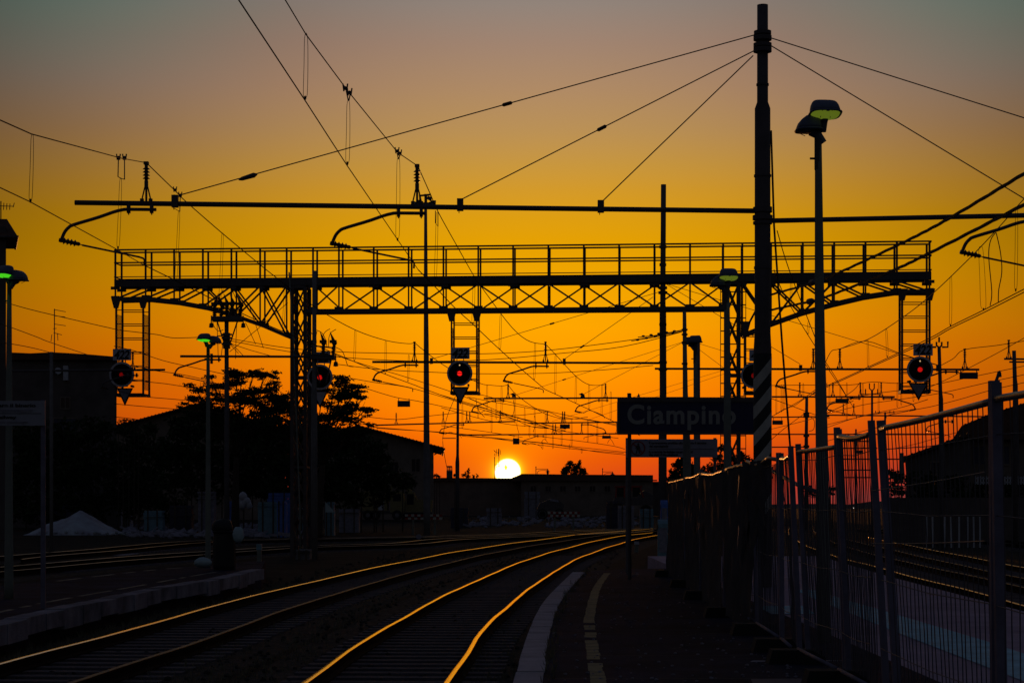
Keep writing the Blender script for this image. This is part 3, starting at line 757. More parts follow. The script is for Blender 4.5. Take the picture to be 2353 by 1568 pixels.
# ---- tall floodlight column in the middle
fl = thing('floodlight_mast', 'tall tapered concrete column with a cluster of floodlights on top', 'mast', Vector((P(979, HY, 110).x, 110, -0.2)))
pole(fl, [(977.6, 468, 6.8), (978, 640, 9), (979, 784, 11.7), (980, 1060, 14.6), (980.5, 1160, 16)], 110, -0.2, 'concrete', 16)
q = MB(); q.bar(P(958, 468, 110), P(1000, 468, 110), 0.14); q.bar(P(962, 450, 110), P(990, 447, 110), 0.1); q.bar(P(978, 470, 110), P(978, 446, 110), 0.16)
for x in (964, 990): q.bar(P(x, 468, 110), P(x, 449, 110), 0.07)
hb = q.build('floodlight_frame', 'steel', fl)
for x, y in ((951, 466), (962, 463), (968, 470), (986, 455), (990, 467), (996, 464), (983, 470)):
    q = MB(); c_ = P(x, y, 110); a_ = random.uniform(-0.5, 0.5)
    d = Vector((math.cos(a_), 0, math.sin(a_))) * 0.12; u = Vector((-math.sin(a_), 0, math.cos(a_))) * 0.08
    q.prism([c_ - d - u, c_ + d - u * 1.3, c_ + d + u * 1.3, c_ - d + u], (0, 0.25, 0)); q.build('floodlight', 'lamp_shell', hb)

# ------------------------------------------------------------------ wires
def along(pts, Ya, Yb):
    """traced wire: straight in plan between its two ends, its sag read off in height"""
    A = P(*pts[0], Ya); B = P(*pts[-1], Yb); out = []
    m = (B.x - A.x) / (B.y - A.y) if abs(B.y - A.y) > 1e-6 else None
    for i, (x, y) in enumerate(pts):
        if i == 0: out.append(A); continue
        if i == len(pts) - 1: out.append(B); continue
        xr = (x - CX) / F; Y = None
        if m is not None and abs(xr - m) > 1e-5: Y = (A.x - m * A.y) / (xr - m)
        lo, hi = min(Ya, Yb), max(Ya, Yb)
        if Y is None or not (lo <= Y <= hi): Y = Ya + (Yb - Ya) * (x - pts[0][0]) / (pts[-1][0] - pts[0][0])
        out.append(P(x, y, Y))
    return out
def wr(Y): return 0.0085 + 0.00012 * max(0, Y - 30)
def wire(name, label, pts, Ya, Yb, m='wire', r=None, par=None, sm=True, cat='wire', group=None):
    w = along(pts, Ya, Yb)
    if sm and len(w) > 2: w = smooth_path(w, 4)
    mbw = MB().tube(w, [(r or wr(p.y)) for p in w], 6)
    if par is not None: return mbw.build(name, m, par, smooth=True)
    o = mbw.build(name, m, None, loc=w[0], smooth=True)
    return tag(o, label, cat, group)
def clampbit(par, p, k=1.0):
    q = MB()
    for dx in (-0.014, 0.014): q.bar(p + Vector((dx * k, 0, -0.03 * k)), p + Vector((dx * 1.7 * k, 0, 0.045 * k)), 0.014 * k)
    q.ball(p, 0.022 * k, 6); q.build('wire_clamp', 'steel', par)
def dropper(par, top, bot, Y, gap=6.0, k=1.0):
    t = P(*top, Y); b = P(*bot, Y); g = px(gap, Y) / 2; r = 0.0034 + 0.00007 * max(0, Y - 30)
    h = t.z - b.z
    q = MB()
    for sx in (-1, 1):
        q.tube(smooth_path([t + Vector((0, 0, 0.01)), t + Vector((sx * g * 0.8, 0, -0.06)), t.lerp(b, 0.5) + Vector((sx * g + 0.004, 0, 0)), t.lerp(b, 0.93) + Vector((sx * g, 0, 0)), b + Vector((0, 0, 0.03))], 3), r, 4)
    q.ball(b + Vector((0, 0, 0.015)), 0.019 * k, 6, (0.8, 0.8, 1.5)); q.build('dropper', 'wire', par)
def line(label, loc):
    return thing('overhead_line', label, 'overhead line', loc, 'overhead lines above the tracks')
L1 = line('overhead wires rising to the top edge left of centre, over the nearest track', P(800, 300, 20))
wire('messenger_wire', '', [(655, 0), (703, 80), (798, 208), (913, 350), (960, 382)], 22.6, 34, 'wire', 0.0078, L1, False)
wire('contact_wire', '', [(548, 0), (700, 230), (797, 380), (915, 553), (961, 620)], 15.6, 34, 'wire', 0.0068, L1, False)
for t, b, Y, g_ in (((703, 78), (701, 228), 23.2, 9), ((800, 232), (798, 378), 26.2, 8), ((915, 365), (913, 552), 31.8, 8)): dropper(L1, t, b, Y, g_)
for (x, y), Y in (((793, 203), 25.6), ((803, 213), 26.3), ((912, 347), 31.0), ((918, 352), 32)):
    clampbit(L1, P(x, y, Y), 1.3)
q = MB(); 
for a, b, Y in (((795, 208), (800, 232), 26), ((804, 218), (801, 232), 26), ((912, 352), (915, 366), 31.5), ((918, 356), (916, 366), 31.8)): q.tube([P(*a, Y), P(*b, Y)], 0.009, 5)
q.build('dropper_clip', 'steel', L1)
L2 = line('overhead wires entering from the left edge to the first insulator on the long arm', P(100, 400, 28))
wire('messenger_wire', '', [(-40, 258), (0, 276), (72, 308), (280, 364), (336, 374)], 21.5, 34, 'wire', 0.0078, L2, False)
wire('contact_wire', '', [(-40, 412), (0, 431), (70, 464), (265, 571), (333, 610)], 21.5, 34, 'wire', 0.0068, L2, False)
dropper(L2, (74, 309), (70, 464), 24.6, 7)
dropper(L2, (277, 412), (271, 571), 32.0, 6)
q = MB().tube([P(272, 364, 32), P(271, 406, 32), P(278, 410, 32), P(286, 412, 32), P(286, 366, 32.4)], 0.009, 6); q.build('dropper_clip', 'steel', L2)
for x in (272, 286): clampbit(L2, P(x, 362, 32), 1.3)
# spans from the near mast to the second row
L3 = line('overhead wires falling right of the middle long-arm insulator, behind the gantry', P(1088, 640, 50))
wire('messenger_wire', '', [(960, 382), (988, 445), (1008, 490), (1048, 562), (1088, 633), (1108, 662), (1176, 752), (1217, 784), (1253, 790)], 34, Y2, par=L3)
wire('contact_wire', '', [(961, 620), (995, 654), (1045, 707), (1088, 746), (1128, 784), (1176, 828), (1213, 861), (1252, 894)], 34, Y2, par=L3)
dropper(L3, (1004, 489), (1000, 640), 38, 5); dropper(L3, (1089, 634), (1086, 744), 45, 5); dropper(L3, (1150, 722), (1148, 803), 54, 4); dropper(L3, (1229, 788), (1227, 872), 66, 3.5)
q = MB().tube([P(1000, 484, 36.5), P(1000, 512, 36.5), P(1006, 520, 36.5), P(1006, 486, 36.5)], 0.009, 5); q.build('dropper_clip', 'steel', L3)
L4 = line('overhead wires falling right of the left long-arm insulator, over the yard track', P(600, 620, 50))
wire('messenger_wire', '', [(336, 374), (400, 436), (427, 463), (512, 537), (588, 600), (634, 637), (728, 708), (817, 758), (888, 782), (937, 789), (952, 787)], 34, Y2, par=L4)
wire('contact_wire', '', [(333, 610), (395, 640), (430, 658), (507, 696), (600, 740), (705, 784), (813, 830), (885, 859), (955, 885)], 34, Y2, par=L4)
for t, b, Y, g_ in (((411, 487), (404, 645), 38, 5), ((511, 537), (505, 694), 43, 5), ((655, 650), (650, 760), 50, 4), ((816, 758), (814, 829), 60, 4), ((886, 782), (885, 858), 66, 3.5), ((939, 815), (937, 876), 70, 3)): dropper(L4, t, b, Y, g_)
q = MB().tube([P(400, 447, 36.5), P(399, 478, 36.5), P(413, 486, 36.5), P(414, 452, 36.8)], 0.009, 6); q.build('dropper_clip', 'steel', L4)
for x, y in ((402, 436), (414, 448)): clampbit(L4, P(x, y, 36.6), 1.3)
L5 = line('overhead wires sweeping in from the right edge with a doubled lower wire', P(2250, 600, 45))
wire('messenger_wire', '', [(2400, 412), (2352, 457), (2289, 528), (2224, 596), (2139, 677), (2076, 727), (1994, 779), (1929, 801)], 31, Y2, par=L5)
wire('contact_wire', '', [(2400, 641), (2352, 664), (2259, 712), (2184, 749), (2124, 782), (1989, 845), (1901, 885), (1868, 901)], 31, Y2, par=L5)
wire('contact_wire', '', [(2400, 648), (2352, 671), (2259, 718), (2184, 754), (2124, 787), (1989, 848), (1901, 888), (1868, 903)], 31, Y2, par=L5)
for t, b, Y, g_ in (((2335, 478), (2333, 668), 33.5, 6), ((2253, 567), (2259, 712), 37, 12), ((2184, 635), (2183, 748), 44, 5), ((2036, 756), (2038, 820), 56, 4), ((1993, 780), (1994, 842), 62, 3.5)): dropper(L5, t, b, Y, g_)
q = MB()
for pts in ([(2287, 534), (2275, 553), (2271, 590), (2278, 670), (2274, 702)], [(2288, 534), (2298, 580), (2301, 625), (2294, 665), (2293, 695)]): q.tube(smooth_path([P(x, y, 35.5) for x, y in pts], 4), 0.009, 6)
q.build('jumper_loop', 'cable', L5)
L6 = line('pair of overhead wires dropping steeply from the striped mast past the grey lamp pole', P(1850, 700, 50))
wire('messenger_wire', '', [(1785, 530), (1814, 624), (1871, 772), (1896, 836), (1934, 894), (1960, 935)], 34, 95, par=L6)
wire('contact_wire', '', [(1778, 620), (1794, 662), (1824, 717), (1871, 793), (1919, 866), (1951, 921)], 34, 95, par=L6)
dropper(L6, (1817, 640), (1816, 704), 40, 4); dropper(L6, (1857, 737), (1855, 768), 48, 4)
# spans farther on
L7 = line('overhead wires running from the second row to the arm left of the sun', P(1060, 860, 80))
wire('messenger_wire', '', [(953, 787), (973, 804), (1028, 844), (1100, 879), (1125, 884), (1153, 886), (1167, 883)], Y2, Y3, par=L7)
wire('contact_wire', '', [(955, 885), (983, 896), (1056, 922), (1110, 937), (1156, 950), (1230, 972), (1290, 994)], Y2, Y4, par=L7)
for t, b, Y in (((1119, 884), (1118, 939), 88), ((1152, 886), (1152, 948), 92)): dropper(L7, t, b, Y, 3)
L8 = line('overhead wires running from the second row down to the arm right of the sun', P(1320, 860, 80))
wire('messenger_wire', '', [(1253, 790), (1277, 815), (1323, 864), (1353, 883), (1383, 884), (1391, 881)], Y2, Y3, par=L8)
wire('contact_wire', '', [(1252, 894), (1276, 905), (1323, 926), (1402, 964), (1470, 1000)], Y2, Y4, par=L8)
for t, b, Y in (((1323, 864), (1322, 926), 80), ((1353, 883), (1353, 939), 87), ((1383, 884), (1382, 954), 93), ((1403, 900), (1403, 964), 96), ((1276, 815), (1275, 904), 74)): dropper(L8, t, b, Y, 3.4)
L9 = line('overhead wires of the far middle track, low over the barrier boards', P(1250, 960, 120))
wire('messenger_wire', '', [(1167, 883), (1183, 903), (1215, 928), (1253, 950), (1300, 962), (1350, 957)], Y3, Y4, par=L9)
wire('contact_wire', '', [(1040, 890), (1120, 910), (1220, 935), (1320, 957), (1420, 975), (1520, 988)], 90, 150, par=L9)
for x, a, b in ((1183, 903, 972), (1228, 936, 1004), (1253, 950, 1010)): dropper(L9, (x, a), (x, b), 110, 2.6)
L10 = line('overhead wires of the far yard tracks, lowest sagging pair above the sun', P(1200, 1000, 130))
wire('messenger_wire', '', [(1062, 1001), (1176, 1010), (1290, 1023), (1370, 1037), (1436, 1044)], 120, 150, par=L10)
wire('contact_wire', '', [(863, 981), (1000, 992), (1120, 1005), (1230, 1020), (1330, 1032), (1432, 1040)], 110, 150, par=L10)
for x, a, b in ((1246, 1015, 1031), (1270, 1000, 1030), (1308, 1020, 1031), (1336, 1030, 1040)): dropper(L10, (x, a), (x, b), 135, 2.2)
for par, name, pts, Ya, Yb in (
  (L7, 'messenger_wire', [(1014, 907), (1072, 924), (1117, 938), (1167, 956), (1220, 979), (1260, 984)], 95, 150), (L8, 'messenger_wire', [(1074, 911), (1140, 924), (1256, 945), (1291, 958), (1355, 965), (1420, 978)], 90, 150),
  (L7, 'messenger_wire', [(1078, 914), (1169, 954), (1220, 966), (1300, 990)], 95, 140), (L9, 'contact_wire', [(1014, 936), (1107, 962), (1175, 975), (1251, 982), (1301, 991), (1420, 1006)], 100, 160),
  (L10, 'contact_wire', [(1014, 977), (1065, 984), (1117, 991), (1200, 1004)], 115, 150), (L10, 'contact_wire', [(1107, 1001), (1163, 1008), (1243, 1016), (1334, 1027), (1437, 1038)], 126, 170),
  (L10, 'messenger_wire', [(1225, 1000), (1342, 1014), (1409, 1024), (1435, 1031)], 130, 170), (L9, 'messenger_wire', [(1113, 950), (1160, 953), (1196, 953), (1239, 948), (1262, 944)], 118, 126),
  (L6, 'messenger_wire', [(1772, 957), (1800, 940), (1823, 932), (1848, 915), (1872, 902), (1900, 880)], 126, 80), (L6, 'contact_wire', [(1772, 915), (1819, 932), (1869, 951), (1905, 960)], 90, 126),
  (L5, 'contact_wire', [(1772, 985), (1848, 966), (1895, 950), (1960, 920)], 150, 95), (L5, 'contact_wire', [(1901, 981), (1943, 966), (1988, 953), (2060, 938), (2131, 917)], 150, 80),
  (L5, 'messenger_wire', [(1901, 928), (1924, 919), (1960, 896), (1975, 878)], 120, 95), (L5, 'contact_wire', [(1901, 1012), (1960, 996), (2040, 975), (2110, 960)], 150, 100)):
    wire(name, '', pts, Ya, Yb, par=par)
for x, a, b, Y in ((1062, 921, 984, 115), (1098, 932, 960, 110), (1129, 940, 992, 118), (1140, 924, 962, 110), (1205, 937, 979, 115), (1216, 978, 1003, 125), (1290, 958, 1022, 140), (1313, 961, 1024, 140), (1350, 965, 1014, 145), (1372, 970, 1018, 145), (1296, 950, 990, 130)): dropper(L9, (x, a), (x, b), Y, 2.4)
for x, a, b, Y in ((1905, 888, 927, 110), (1930, 885, 920, 110), (1945, 880, 965, 120), (2061, 879, 935, 95), (2070, 880, 930, 95), (2098, 892, 922, 95), (1800, 884, 940, 110), (1783, 886, 950, 115), (1795, 884, 946, 112), (1845, 880, 914, 100), (1982, 882, 955, 120), (2018, 880, 950, 120)): dropper(L5, (x, a), (x, b), Y, 2.4)
q = MB()
for pts, Y in (([(1190, 956), (1187, 975), (1192, 995)], 120), ([(1228, 954), (1230, 975), (1224, 992)], 120), ([(1093, 915), (1098, 940), (1113, 958)], 95), ([(1179, 918), (1181, 940), (1176, 958)], 95), ([(1243, 1016), (1250, 1008), (1258, 1016)], 135), ([(1395, 1018), (1402, 1008), (1411, 1022)], 140)): q.tube(smooth_path([P(x, y, Y) for x, y in pts], 4), .016, 5)
q.build('jumper_loop', 'cable', L9)
FW = [
 ('thin far wire crossing behind the floodlight column at signal height', [(531, 778), (661, 799), (780, 808), (900, 811), (1040, 813), (1176, 810), (1300, 800), (1480, 776), (1570, 758)], 70, 60),
 ('second thin far wire just below the strained pair, left of the cable pole', [(532, 783), (661, 807), (780, 820), (950, 829), (1120, 826), (1290, 811), (1430, 796), (1566, 762)], 68, 60),
 ('thin wire from the switchgear past the floodlight column, below the arm', [(772, 836), (870, 848), (980, 854), (1100, 858), (1250, 857), (1390, 849), (1500, 839)], 68, 71),
 ('thin wire from the leftmost pole to the lamp with the green glow', [(14, 695), (91, 716), (265, 756), (282, 759), (359, 768), (385, 774), (415, 776), (510, 772)], 55, 70),
 ('thin wire falling behind the far left roof', [(-30, 738), (14, 748), (85, 774), (115, 786), (203, 815)], 55, 75),
 ('lowest thin wire left of the dark building, meeting its roof', [(-30, 784), (28, 790), (80, 800), (118, 810)], 55, 75),
 ('sagging wire between the left signal and the thin switchgear mast', [(262, 795), (310, 806), (375, 828), (450, 845), (520, 860)], 68, 80),
 ('wire passing under the left crossarm toward the trees', [(300, 838), (350, 850), (407, 858), (455, 868), (497, 880), (560, 905)], 68, 95),
 ('upper of two flat wires below the left signal', [(280, 870), (310, 874), (380, 881), (445, 891), (520, 900)], 68, 95),
 ('flat wire at the foot of the left signal cage', [(300, 908), (345, 912), (435, 920), (560, 935)], 68, 95),
 ('flat wire from the dark building corner toward the left tree', [(262, 927), (340, 934), (412, 940), (520, 950)], 70, 95),
 ('lowest flat wire, touching the gabled roof at left', [(262, 957), (300, 961), (332, 966)], 70, 90),
 ('long wire falling from behind the second signal to the far arm', [(745, 805), (813, 830), (940, 868), (1060, 908), (1176, 955), (1300, 985)], 67, 126),
 ('wire falling from the tree top to the lone far mast', [(760, 860), (860, 878), (930, 888), (1005, 908), (1100, 938), (1200, 968), (1290, 990)], 75, 126),
 ('wire skimming the right tree crown toward the lone far mast', [(790, 875), (900, 910), (960, 921), (1040, 938), (1130, 955), (1240, 975)], 80, 126),
 ('wire at roof height between tree and floodlight column', [(830, 955), (910, 963), (975, 956), (1040, 949), (1065, 947)], 90, 126),
 ('lowest wire right of the tree, ending below the lone mast bracket', [(866, 983), (930, 987), (1000, 991), (1080, 998)], 90, 126),
 ('slack wire under the striped mast arm toward the far T-topped mast', [(1773, 885), (1850, 884), (1950, 884), (2003, 877), (2060, 880), (2120, 876)], 90, 95),
 ('thin wire rising right from the lamp pole to the right signal cage', [(1896, 832), (1910, 806), (1929, 801), (1989, 783), (2066, 811), (2154, 838)], 71, 74),
 ('upper far wire rising right across the last signal\'s post', [(1900, 925), (2000, 905), (2100, 892), (2200, 872), (2330, 845), (2400, 830)], 126, 75),
 ('middle far wire rising right behind the forked mast', [(1880, 955), (1980, 930), (2080, 915), (2163, 902), (2260, 880), (2400, 850)], 126, 75),
 ('lower far wire rising right just above the fence rail', [(1900, 975), (2000, 952), (2110, 939), (2200, 918), (2275, 896), (2400, 868)], 126, 70),
 ('far wire sagging from the forked mast to the double crossarm mast', [(2163, 838), (2190, 823), (2215, 803), (2290, 793), (2352, 783), (2420, 775)], 72, 70),
 ('thin slanting wire between the forked mast and the right edge', [(2095, 905), (2160, 878), (2235, 840), (2310, 800), (2380, 760)], 95, 72),
 ('low far wire seen through the fence panel, rising right', [(2040, 1032), (2100, 1020), (2170, 1000), (2270, 975)], 150, 110),
 ('steep thin wire left of the guy wire, low behind the fence', [(1771, 1010), (1800, 985), (1840, 955), (1853, 945)], 126, 126),
 ('steep thin wire from the far ringed mast up to the lamp pole', [(1773, 956), (1820, 930), (1845, 915), (1880, 890), (1900, 884)], 110, 95),
 ('thin leaning guy of the far mast under the brightest signal', [(1046, 910), (1026, 960), (1017, 1006), (1020, 1040), (1026, 1072)], 126, 180),
]
for lab, pts, Ya, Yb in FW:
    w = along(pts, Ya, Yb) if abs(Ya - Yb) > 12 else [P(x, y, Ya + (Yb - Ya) * i / (len(pts) - 1)) for i, (x, y) in enumerate(pts)]
    w = smooth_path(w, 4)
    o = MB().tube(w, [wr(p.y) for p in w], 5).build('overhead_wire', 'wire', None, loc=w[0], smooth=True)
    tag(o, lab, 'wire', 'single far overhead wires')
# strained pair left of the cable pole, with clamps
for lab, pts in (('upper wire of the strained pair fixed to the cable pole', [(1465, 774), (1500, 771), (1535, 764), (1570, 757)]), ('lower wire of the strained pair fixed to the cable pole', [(1450, 783), (1500, 775), (1540, 767), (1570, 760)])):
    w = [P(x, y, 58) for x, y in pts]
    o = MB().tube(w, 0.012, 6).build('strained_wire', 'cable', None, loc=w[0]); tag(o, lab, 'wire', 'strained wires at the cable pole')
    for i in range(5): MB().ball(w[0].lerp(w[-1], 0.12 + i * 0.17), 0.035, 6, (1.6, 1, 1)).build('strain_clamp', 'steel', o)
# two heavy feeder cables from the upper right
for lab, pts, Ya in (('upper of two thick twisted feeder cables descending from the right edge', [(2420, 360), (2352, 399), (2174, 505), (2064, 562), (1929, 625), (1871, 648), (1769, 677)], 17.5),
                     ('lower of two thick twisted feeder cables descending from the right edge', [(2420, 434), (2352, 470), (2139, 579), (2039, 626), (1894, 683), (1866, 691), (1769, 712)], 17.5)):
    w = along(pts, Ya, 33.8)
    base = smooth_path(w, 10); tw = MB()
    for ph in (0, 2.1, 4.2):
        tw.tube([p + Vector((0, math.cos(i * 0.9 + ph), math.sin(i * 0.9 + ph))) * 0.011 for i, p in enumerate(base)], 0.011, 5)
    o = tw.build('feeder_cable', 'cable', None, loc=base[0]); tag(o, lab, 'cable', 'thick feeder cables')
    d = (w[-1] - w[-2]).normalized()
    MB().lathe(w[-2], d, [(0, 0.015), (0.05, 0.045), (0.3, 0.05), (0.36, 0.015)], 8).build('dead_end_clamp', 'steel', o)
# ================================================================== ground, tracks, platforms, fence
def struct(o, kind='structure'):
    o['kind'] = kind; return o
def sheet(name, m, poly, z, zt=None):
    q = MB(); q.add([Vector((x, y, z)) for x, y in poly], [tuple(range(len(poly)))]); return struct(q.build(name, m))
# one ground sheet out to the horizon, falling away beyond the yard
g_ = MB(); ys = [-40, 0, 20, 40, 60, 80, 100, 130, 170, 220, 300, 420, 700, 1200, 2200, 5000, 9000]; nx = 24
for j, y in enumerate(ys):
    for i in range(nx + 1):
        t = i / nx * 2 - 1; x = t * (60 + y * 0.9 + 40)
        z = -0.2 - (max(0, y - 260) / 700) ** 1.0 * 4.0 * (1 if y < 3000 else 0.9)
        g_.v.append(Vector((x, y, z)))
for j in range(len(ys) - 1):
    for i in range(nx):
        a = j * (nx + 1) + i; g_.f.append((a, a + 1, a + nx + 2, a + nx + 1))
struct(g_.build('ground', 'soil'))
def hill(xs, Y, label):
    q = MB(); n = len(xs)
    for x, h in xs:
        X = (x - CX) * Y / F
        q.v += [Vector((X, Y - 260, -30)), Vector((X, Y, EZ + (HY - h) * Y / F)), Vector((X, Y + 700, -30))]
    for i in range(n - 1):
        for k in range(2): a = 3 * i + k; q.f.append((a, a + 1, a + 4, a + 3))
    return struct(q.build('hills', 'hill', smooth=True))
hill([(1500, 1175), (1700, 1160), (1800, 1157), (1900, 1156), (1950, 1158), (2000, 1151), (2050, 1150), (2120, 1155), (2400, 1160), (2700, 1170)], 3000, '')
hill([(-200, 1150), (200, 1146), (600, 1150), (900, 1148), (1300, 1150), (1600, 1158), (1900, 1160), (2300, 1157)], 4200, '')

def off_path(pts, d):
    out = []
    for i, p in enumerate(pts):
        t = (pts[min(i + 1, len(pts) - 1)] - pts[max(i - 1, 0)]); t.z = 0; t.normalize()
        out.append(p + Vector((t.y, -t.x, 0)) * d)
    return out
def resample(pts, step):
    out = [pts[0].copy()]; acc = 0
    for a, b in zip(pts, pts[1:]):
        L = (b - a).length; t = step - acc
        while t <= L:
            out.append(a.lerp(b, t / L)); t += step
        acc = L - (t - step)
    return out
def rail_mesh(path, q, head=True):
    """rail swept along a path: foot and web, or only the polished crown of the head"""
    prof = [(-0.07, -0.15), (0.07, -0.15), (0.07, -0.135), (0.012, -0.115), (0.012, -0.045), (0.034, -0.035), (0.034, -0.008), (-0.034, -0.008), (-0.034, -0.035), (-0.012, -0.045), (-0.012, -0.115), (-0.07, -0.135)]
    if head: prof = [(0.034, -0.009), (0.034, -0.004), (0.026, 0.002), (0.010, 0.005), (-0.010, 0.005), (-0.026, 0.002), (-0.034, -0.004), (-0.034, -0.009)]
    n = len(prof); base = len(q.v)
    for i, p in enumerate(path):
        t = path[min(i + 1, len(path) - 1)] - path[max(i - 1, 0)]; t.z = 0; t.normalize(); s = Vector((t.y, -t.x, 0))
        for a, b in prof: q.v.append(p + s * a + Vector((0, 0, b)))
    for i in range(len(path) - 1):
        for k in range(n):
            q.f.append((base + i * n + k, base + i * n + (k + 1) % n, base + (i + 1) * n + (k + 1) % n, base + (i + 1) * n + k))
SLP = None
def track(label, pts, side, tops=('rail_top', 'rail_top'), sleepers=70, lo=0, bed=True):
    """pts: traced rail on the ground plane; side: +1 puts the partner rail to its right"""
    global SLP
    a = smooth_path([Vector((x, y, 0)) for x, y in pts], 8); b = off_path(a, 1.505 * side)
    root = thing('railway_track', label, 'track', Vector((a[0].x, a[0].y, -0.2)), 'railway tracks of the station yard')
    for path, top in ((a, tops[0]), (b, tops[1])):
        ph = random.uniform(0, 6); path = [p_ + Vector((.010 * math.sin(p_.y * .55 + ph) + .006 * math.sin(p_.y * 1.3 + ph), 0, .007 * math.sin(p_.y * .42 + ph))) for p_ in resample(path, 1.2)]
        q = MB(); rail_mesh(path, q, False); r_ = q.build('rail', 'rust', root, smooth=False)
        q = MB(); rail_mesh(path, q, True); q.build('rail_head', top, r_, smooth=True)
    mid = resample([(p + q_) / 2 for p, q_ in zip(a, b)], 0.6)
    for i in range(lo, min(len(mid) - 1, lo + sleepers)):
        p = mid[i]; t = (mid[i + 1] - p).normalized()
        if SLP is None:
            q = MB(); q.box((-1.25, -0.12, -0.09), (1.25, 0.12, 0.0)); SLP = q.build('sleeper', 'sleeper', None); o = SLP
        else:
            o = SLP.copy(); COL.objects.link(o)
        o.parent = root; o.location = p + Vector((0, 0, -0.15)) - ROOT[root]; o.rotation_euler = (0, 0, math.atan2(t.y, t.x) - math.pi / 2 + random.uniform(-.01, .01))
    if bed:
        m_ = [(p + q_) / 2 for p, q_ in zip(a, b)]; l1, l2, r1, r2 = off_path(m_, -2.3), off_path(m_, -1.5), off_path(m_, 1.5), off_path(m_, 2.3)
        q = MB()
        for i in range(len(m_)):
            for p, z in ((l1[i], -0.24), (l2[i], -0.175), (r1[i], -0.175), (r2[i], -0.24)): q.v.append(Vector((p.x, p.y, z)))
        for i in range(len(m_) - 1):
            for k in range(3): c = 4 * i + k; q.f.append((c, c + 1, c + 5, c + 4))
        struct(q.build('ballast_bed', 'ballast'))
    return root
def gp(*pp): return [(Gd(x, y, 0).x, Gd(x, y, 0).y) for x, y in pp]
def ext(pts, k=6.0):      # carry the first point back toward and past the camera
    (x0, y0), (x1, y1) = pts[0], pts[1]; L = math.hypot(x1 - x0, y1 - y0)
    return [(x0 - (x1 - x0) / L * k, y0 - (y1 - y0) / L * k)] + pts
A_ = gp((695, 1568), (814, 1486), (883, 1441), (975.5, 1390), (1055.5, 1350), (1175, 1298), (1233.5, 1277), (1286, 1262), (1336, 1249), (1388.5, 1237), (1437, 1229), (1466, 1226), (1501, 1222))
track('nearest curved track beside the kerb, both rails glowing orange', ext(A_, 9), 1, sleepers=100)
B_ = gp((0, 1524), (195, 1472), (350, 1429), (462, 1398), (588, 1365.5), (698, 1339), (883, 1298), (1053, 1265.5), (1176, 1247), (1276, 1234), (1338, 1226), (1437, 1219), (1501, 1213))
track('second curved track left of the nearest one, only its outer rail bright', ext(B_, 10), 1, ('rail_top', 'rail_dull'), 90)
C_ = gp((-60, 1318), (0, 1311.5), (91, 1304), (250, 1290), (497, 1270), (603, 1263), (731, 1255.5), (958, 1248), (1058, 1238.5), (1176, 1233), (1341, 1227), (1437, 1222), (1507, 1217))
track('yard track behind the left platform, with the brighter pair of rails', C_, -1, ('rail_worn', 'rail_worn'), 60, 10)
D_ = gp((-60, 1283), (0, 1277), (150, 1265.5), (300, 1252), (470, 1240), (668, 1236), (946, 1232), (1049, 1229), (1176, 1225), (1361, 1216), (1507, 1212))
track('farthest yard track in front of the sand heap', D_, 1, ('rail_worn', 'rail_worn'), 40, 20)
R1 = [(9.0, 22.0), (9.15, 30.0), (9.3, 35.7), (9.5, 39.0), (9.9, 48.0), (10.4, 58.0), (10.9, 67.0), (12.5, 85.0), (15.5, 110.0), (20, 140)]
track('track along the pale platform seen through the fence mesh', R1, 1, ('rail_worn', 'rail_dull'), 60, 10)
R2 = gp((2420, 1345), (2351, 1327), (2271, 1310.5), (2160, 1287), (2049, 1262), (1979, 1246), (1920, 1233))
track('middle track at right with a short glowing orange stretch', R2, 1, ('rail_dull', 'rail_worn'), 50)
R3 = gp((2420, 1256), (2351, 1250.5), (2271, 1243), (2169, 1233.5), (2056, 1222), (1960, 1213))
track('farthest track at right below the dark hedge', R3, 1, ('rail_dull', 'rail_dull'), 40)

# ---- near platform: body with its kerb line on the left, paved half, pale half beyond the fence
ZP = 0.40
KL = [Gd(x, y, ZP) for x, y in ((1180, 1568), (1201, 1493), (1228.5, 1418), (1261, 1368), (1318, 1312))]
k0 = KL[0] + (KL[0] - KL[1]).normalized() * 18
KP = smooth_path([k0] + KL, 6)
edge_r = [(6.3, -2), (6.5, 12), (6.9, 24), (7.4, 38), (8.0, 49), (8.3, 52)]
q = MB(); lft = [(p.x + 0.24, p.y) for p in KP]; end = lft[-1]
poly = lft + [(2.4, 42.5)] + [(3.6, 43)]
poly += [(3.6, -2)]
poly[0] = (poly[0][0], -2)
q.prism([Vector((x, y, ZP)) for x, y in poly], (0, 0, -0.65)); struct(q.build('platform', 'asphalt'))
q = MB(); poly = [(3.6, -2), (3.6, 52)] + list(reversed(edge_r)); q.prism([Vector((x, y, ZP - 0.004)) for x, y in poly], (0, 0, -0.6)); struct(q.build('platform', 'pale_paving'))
# kerb stones along the near edge
kerb = MB(); seg = resample(KP, 1.0)
for a, b in zip(seg, seg[1:]):
    t = (b - a).normalized(); s_ = Vector((t.y, -t.x, 0)); j = random.uniform(-.006, .006); g1 = a + t * 0.008; g2 = b - t * 0.008
    kerb.prism([g1 + s_ * j + Vector((0, 0, .012 + j)), g1 + s_ * (0.245 + j) + Vector((0, 0, .012 + j)), g2 + s_ * (0.245 + j) + Vector((0, 0, .012 + j)), g2 + s_ * j + Vector((0, 0, .012 + j))], (0, 0, -0.55))
struct(kerb.build('kerb', 'kerb'))
q = MB()    # worn yellow line in short broken strips
YL = smooth_path([Gd(x, y, ZP) for x, y in ((1356, 1568), (1348.5, 1525), (1341, 1450), (1342, 1413), (1361, 1350), (1388, 1314))], 6)
YL = [YL[0] + (YL[0] - YL[1]).normalized() * 14] + YL
ys_ = resample(YL, 0.42)
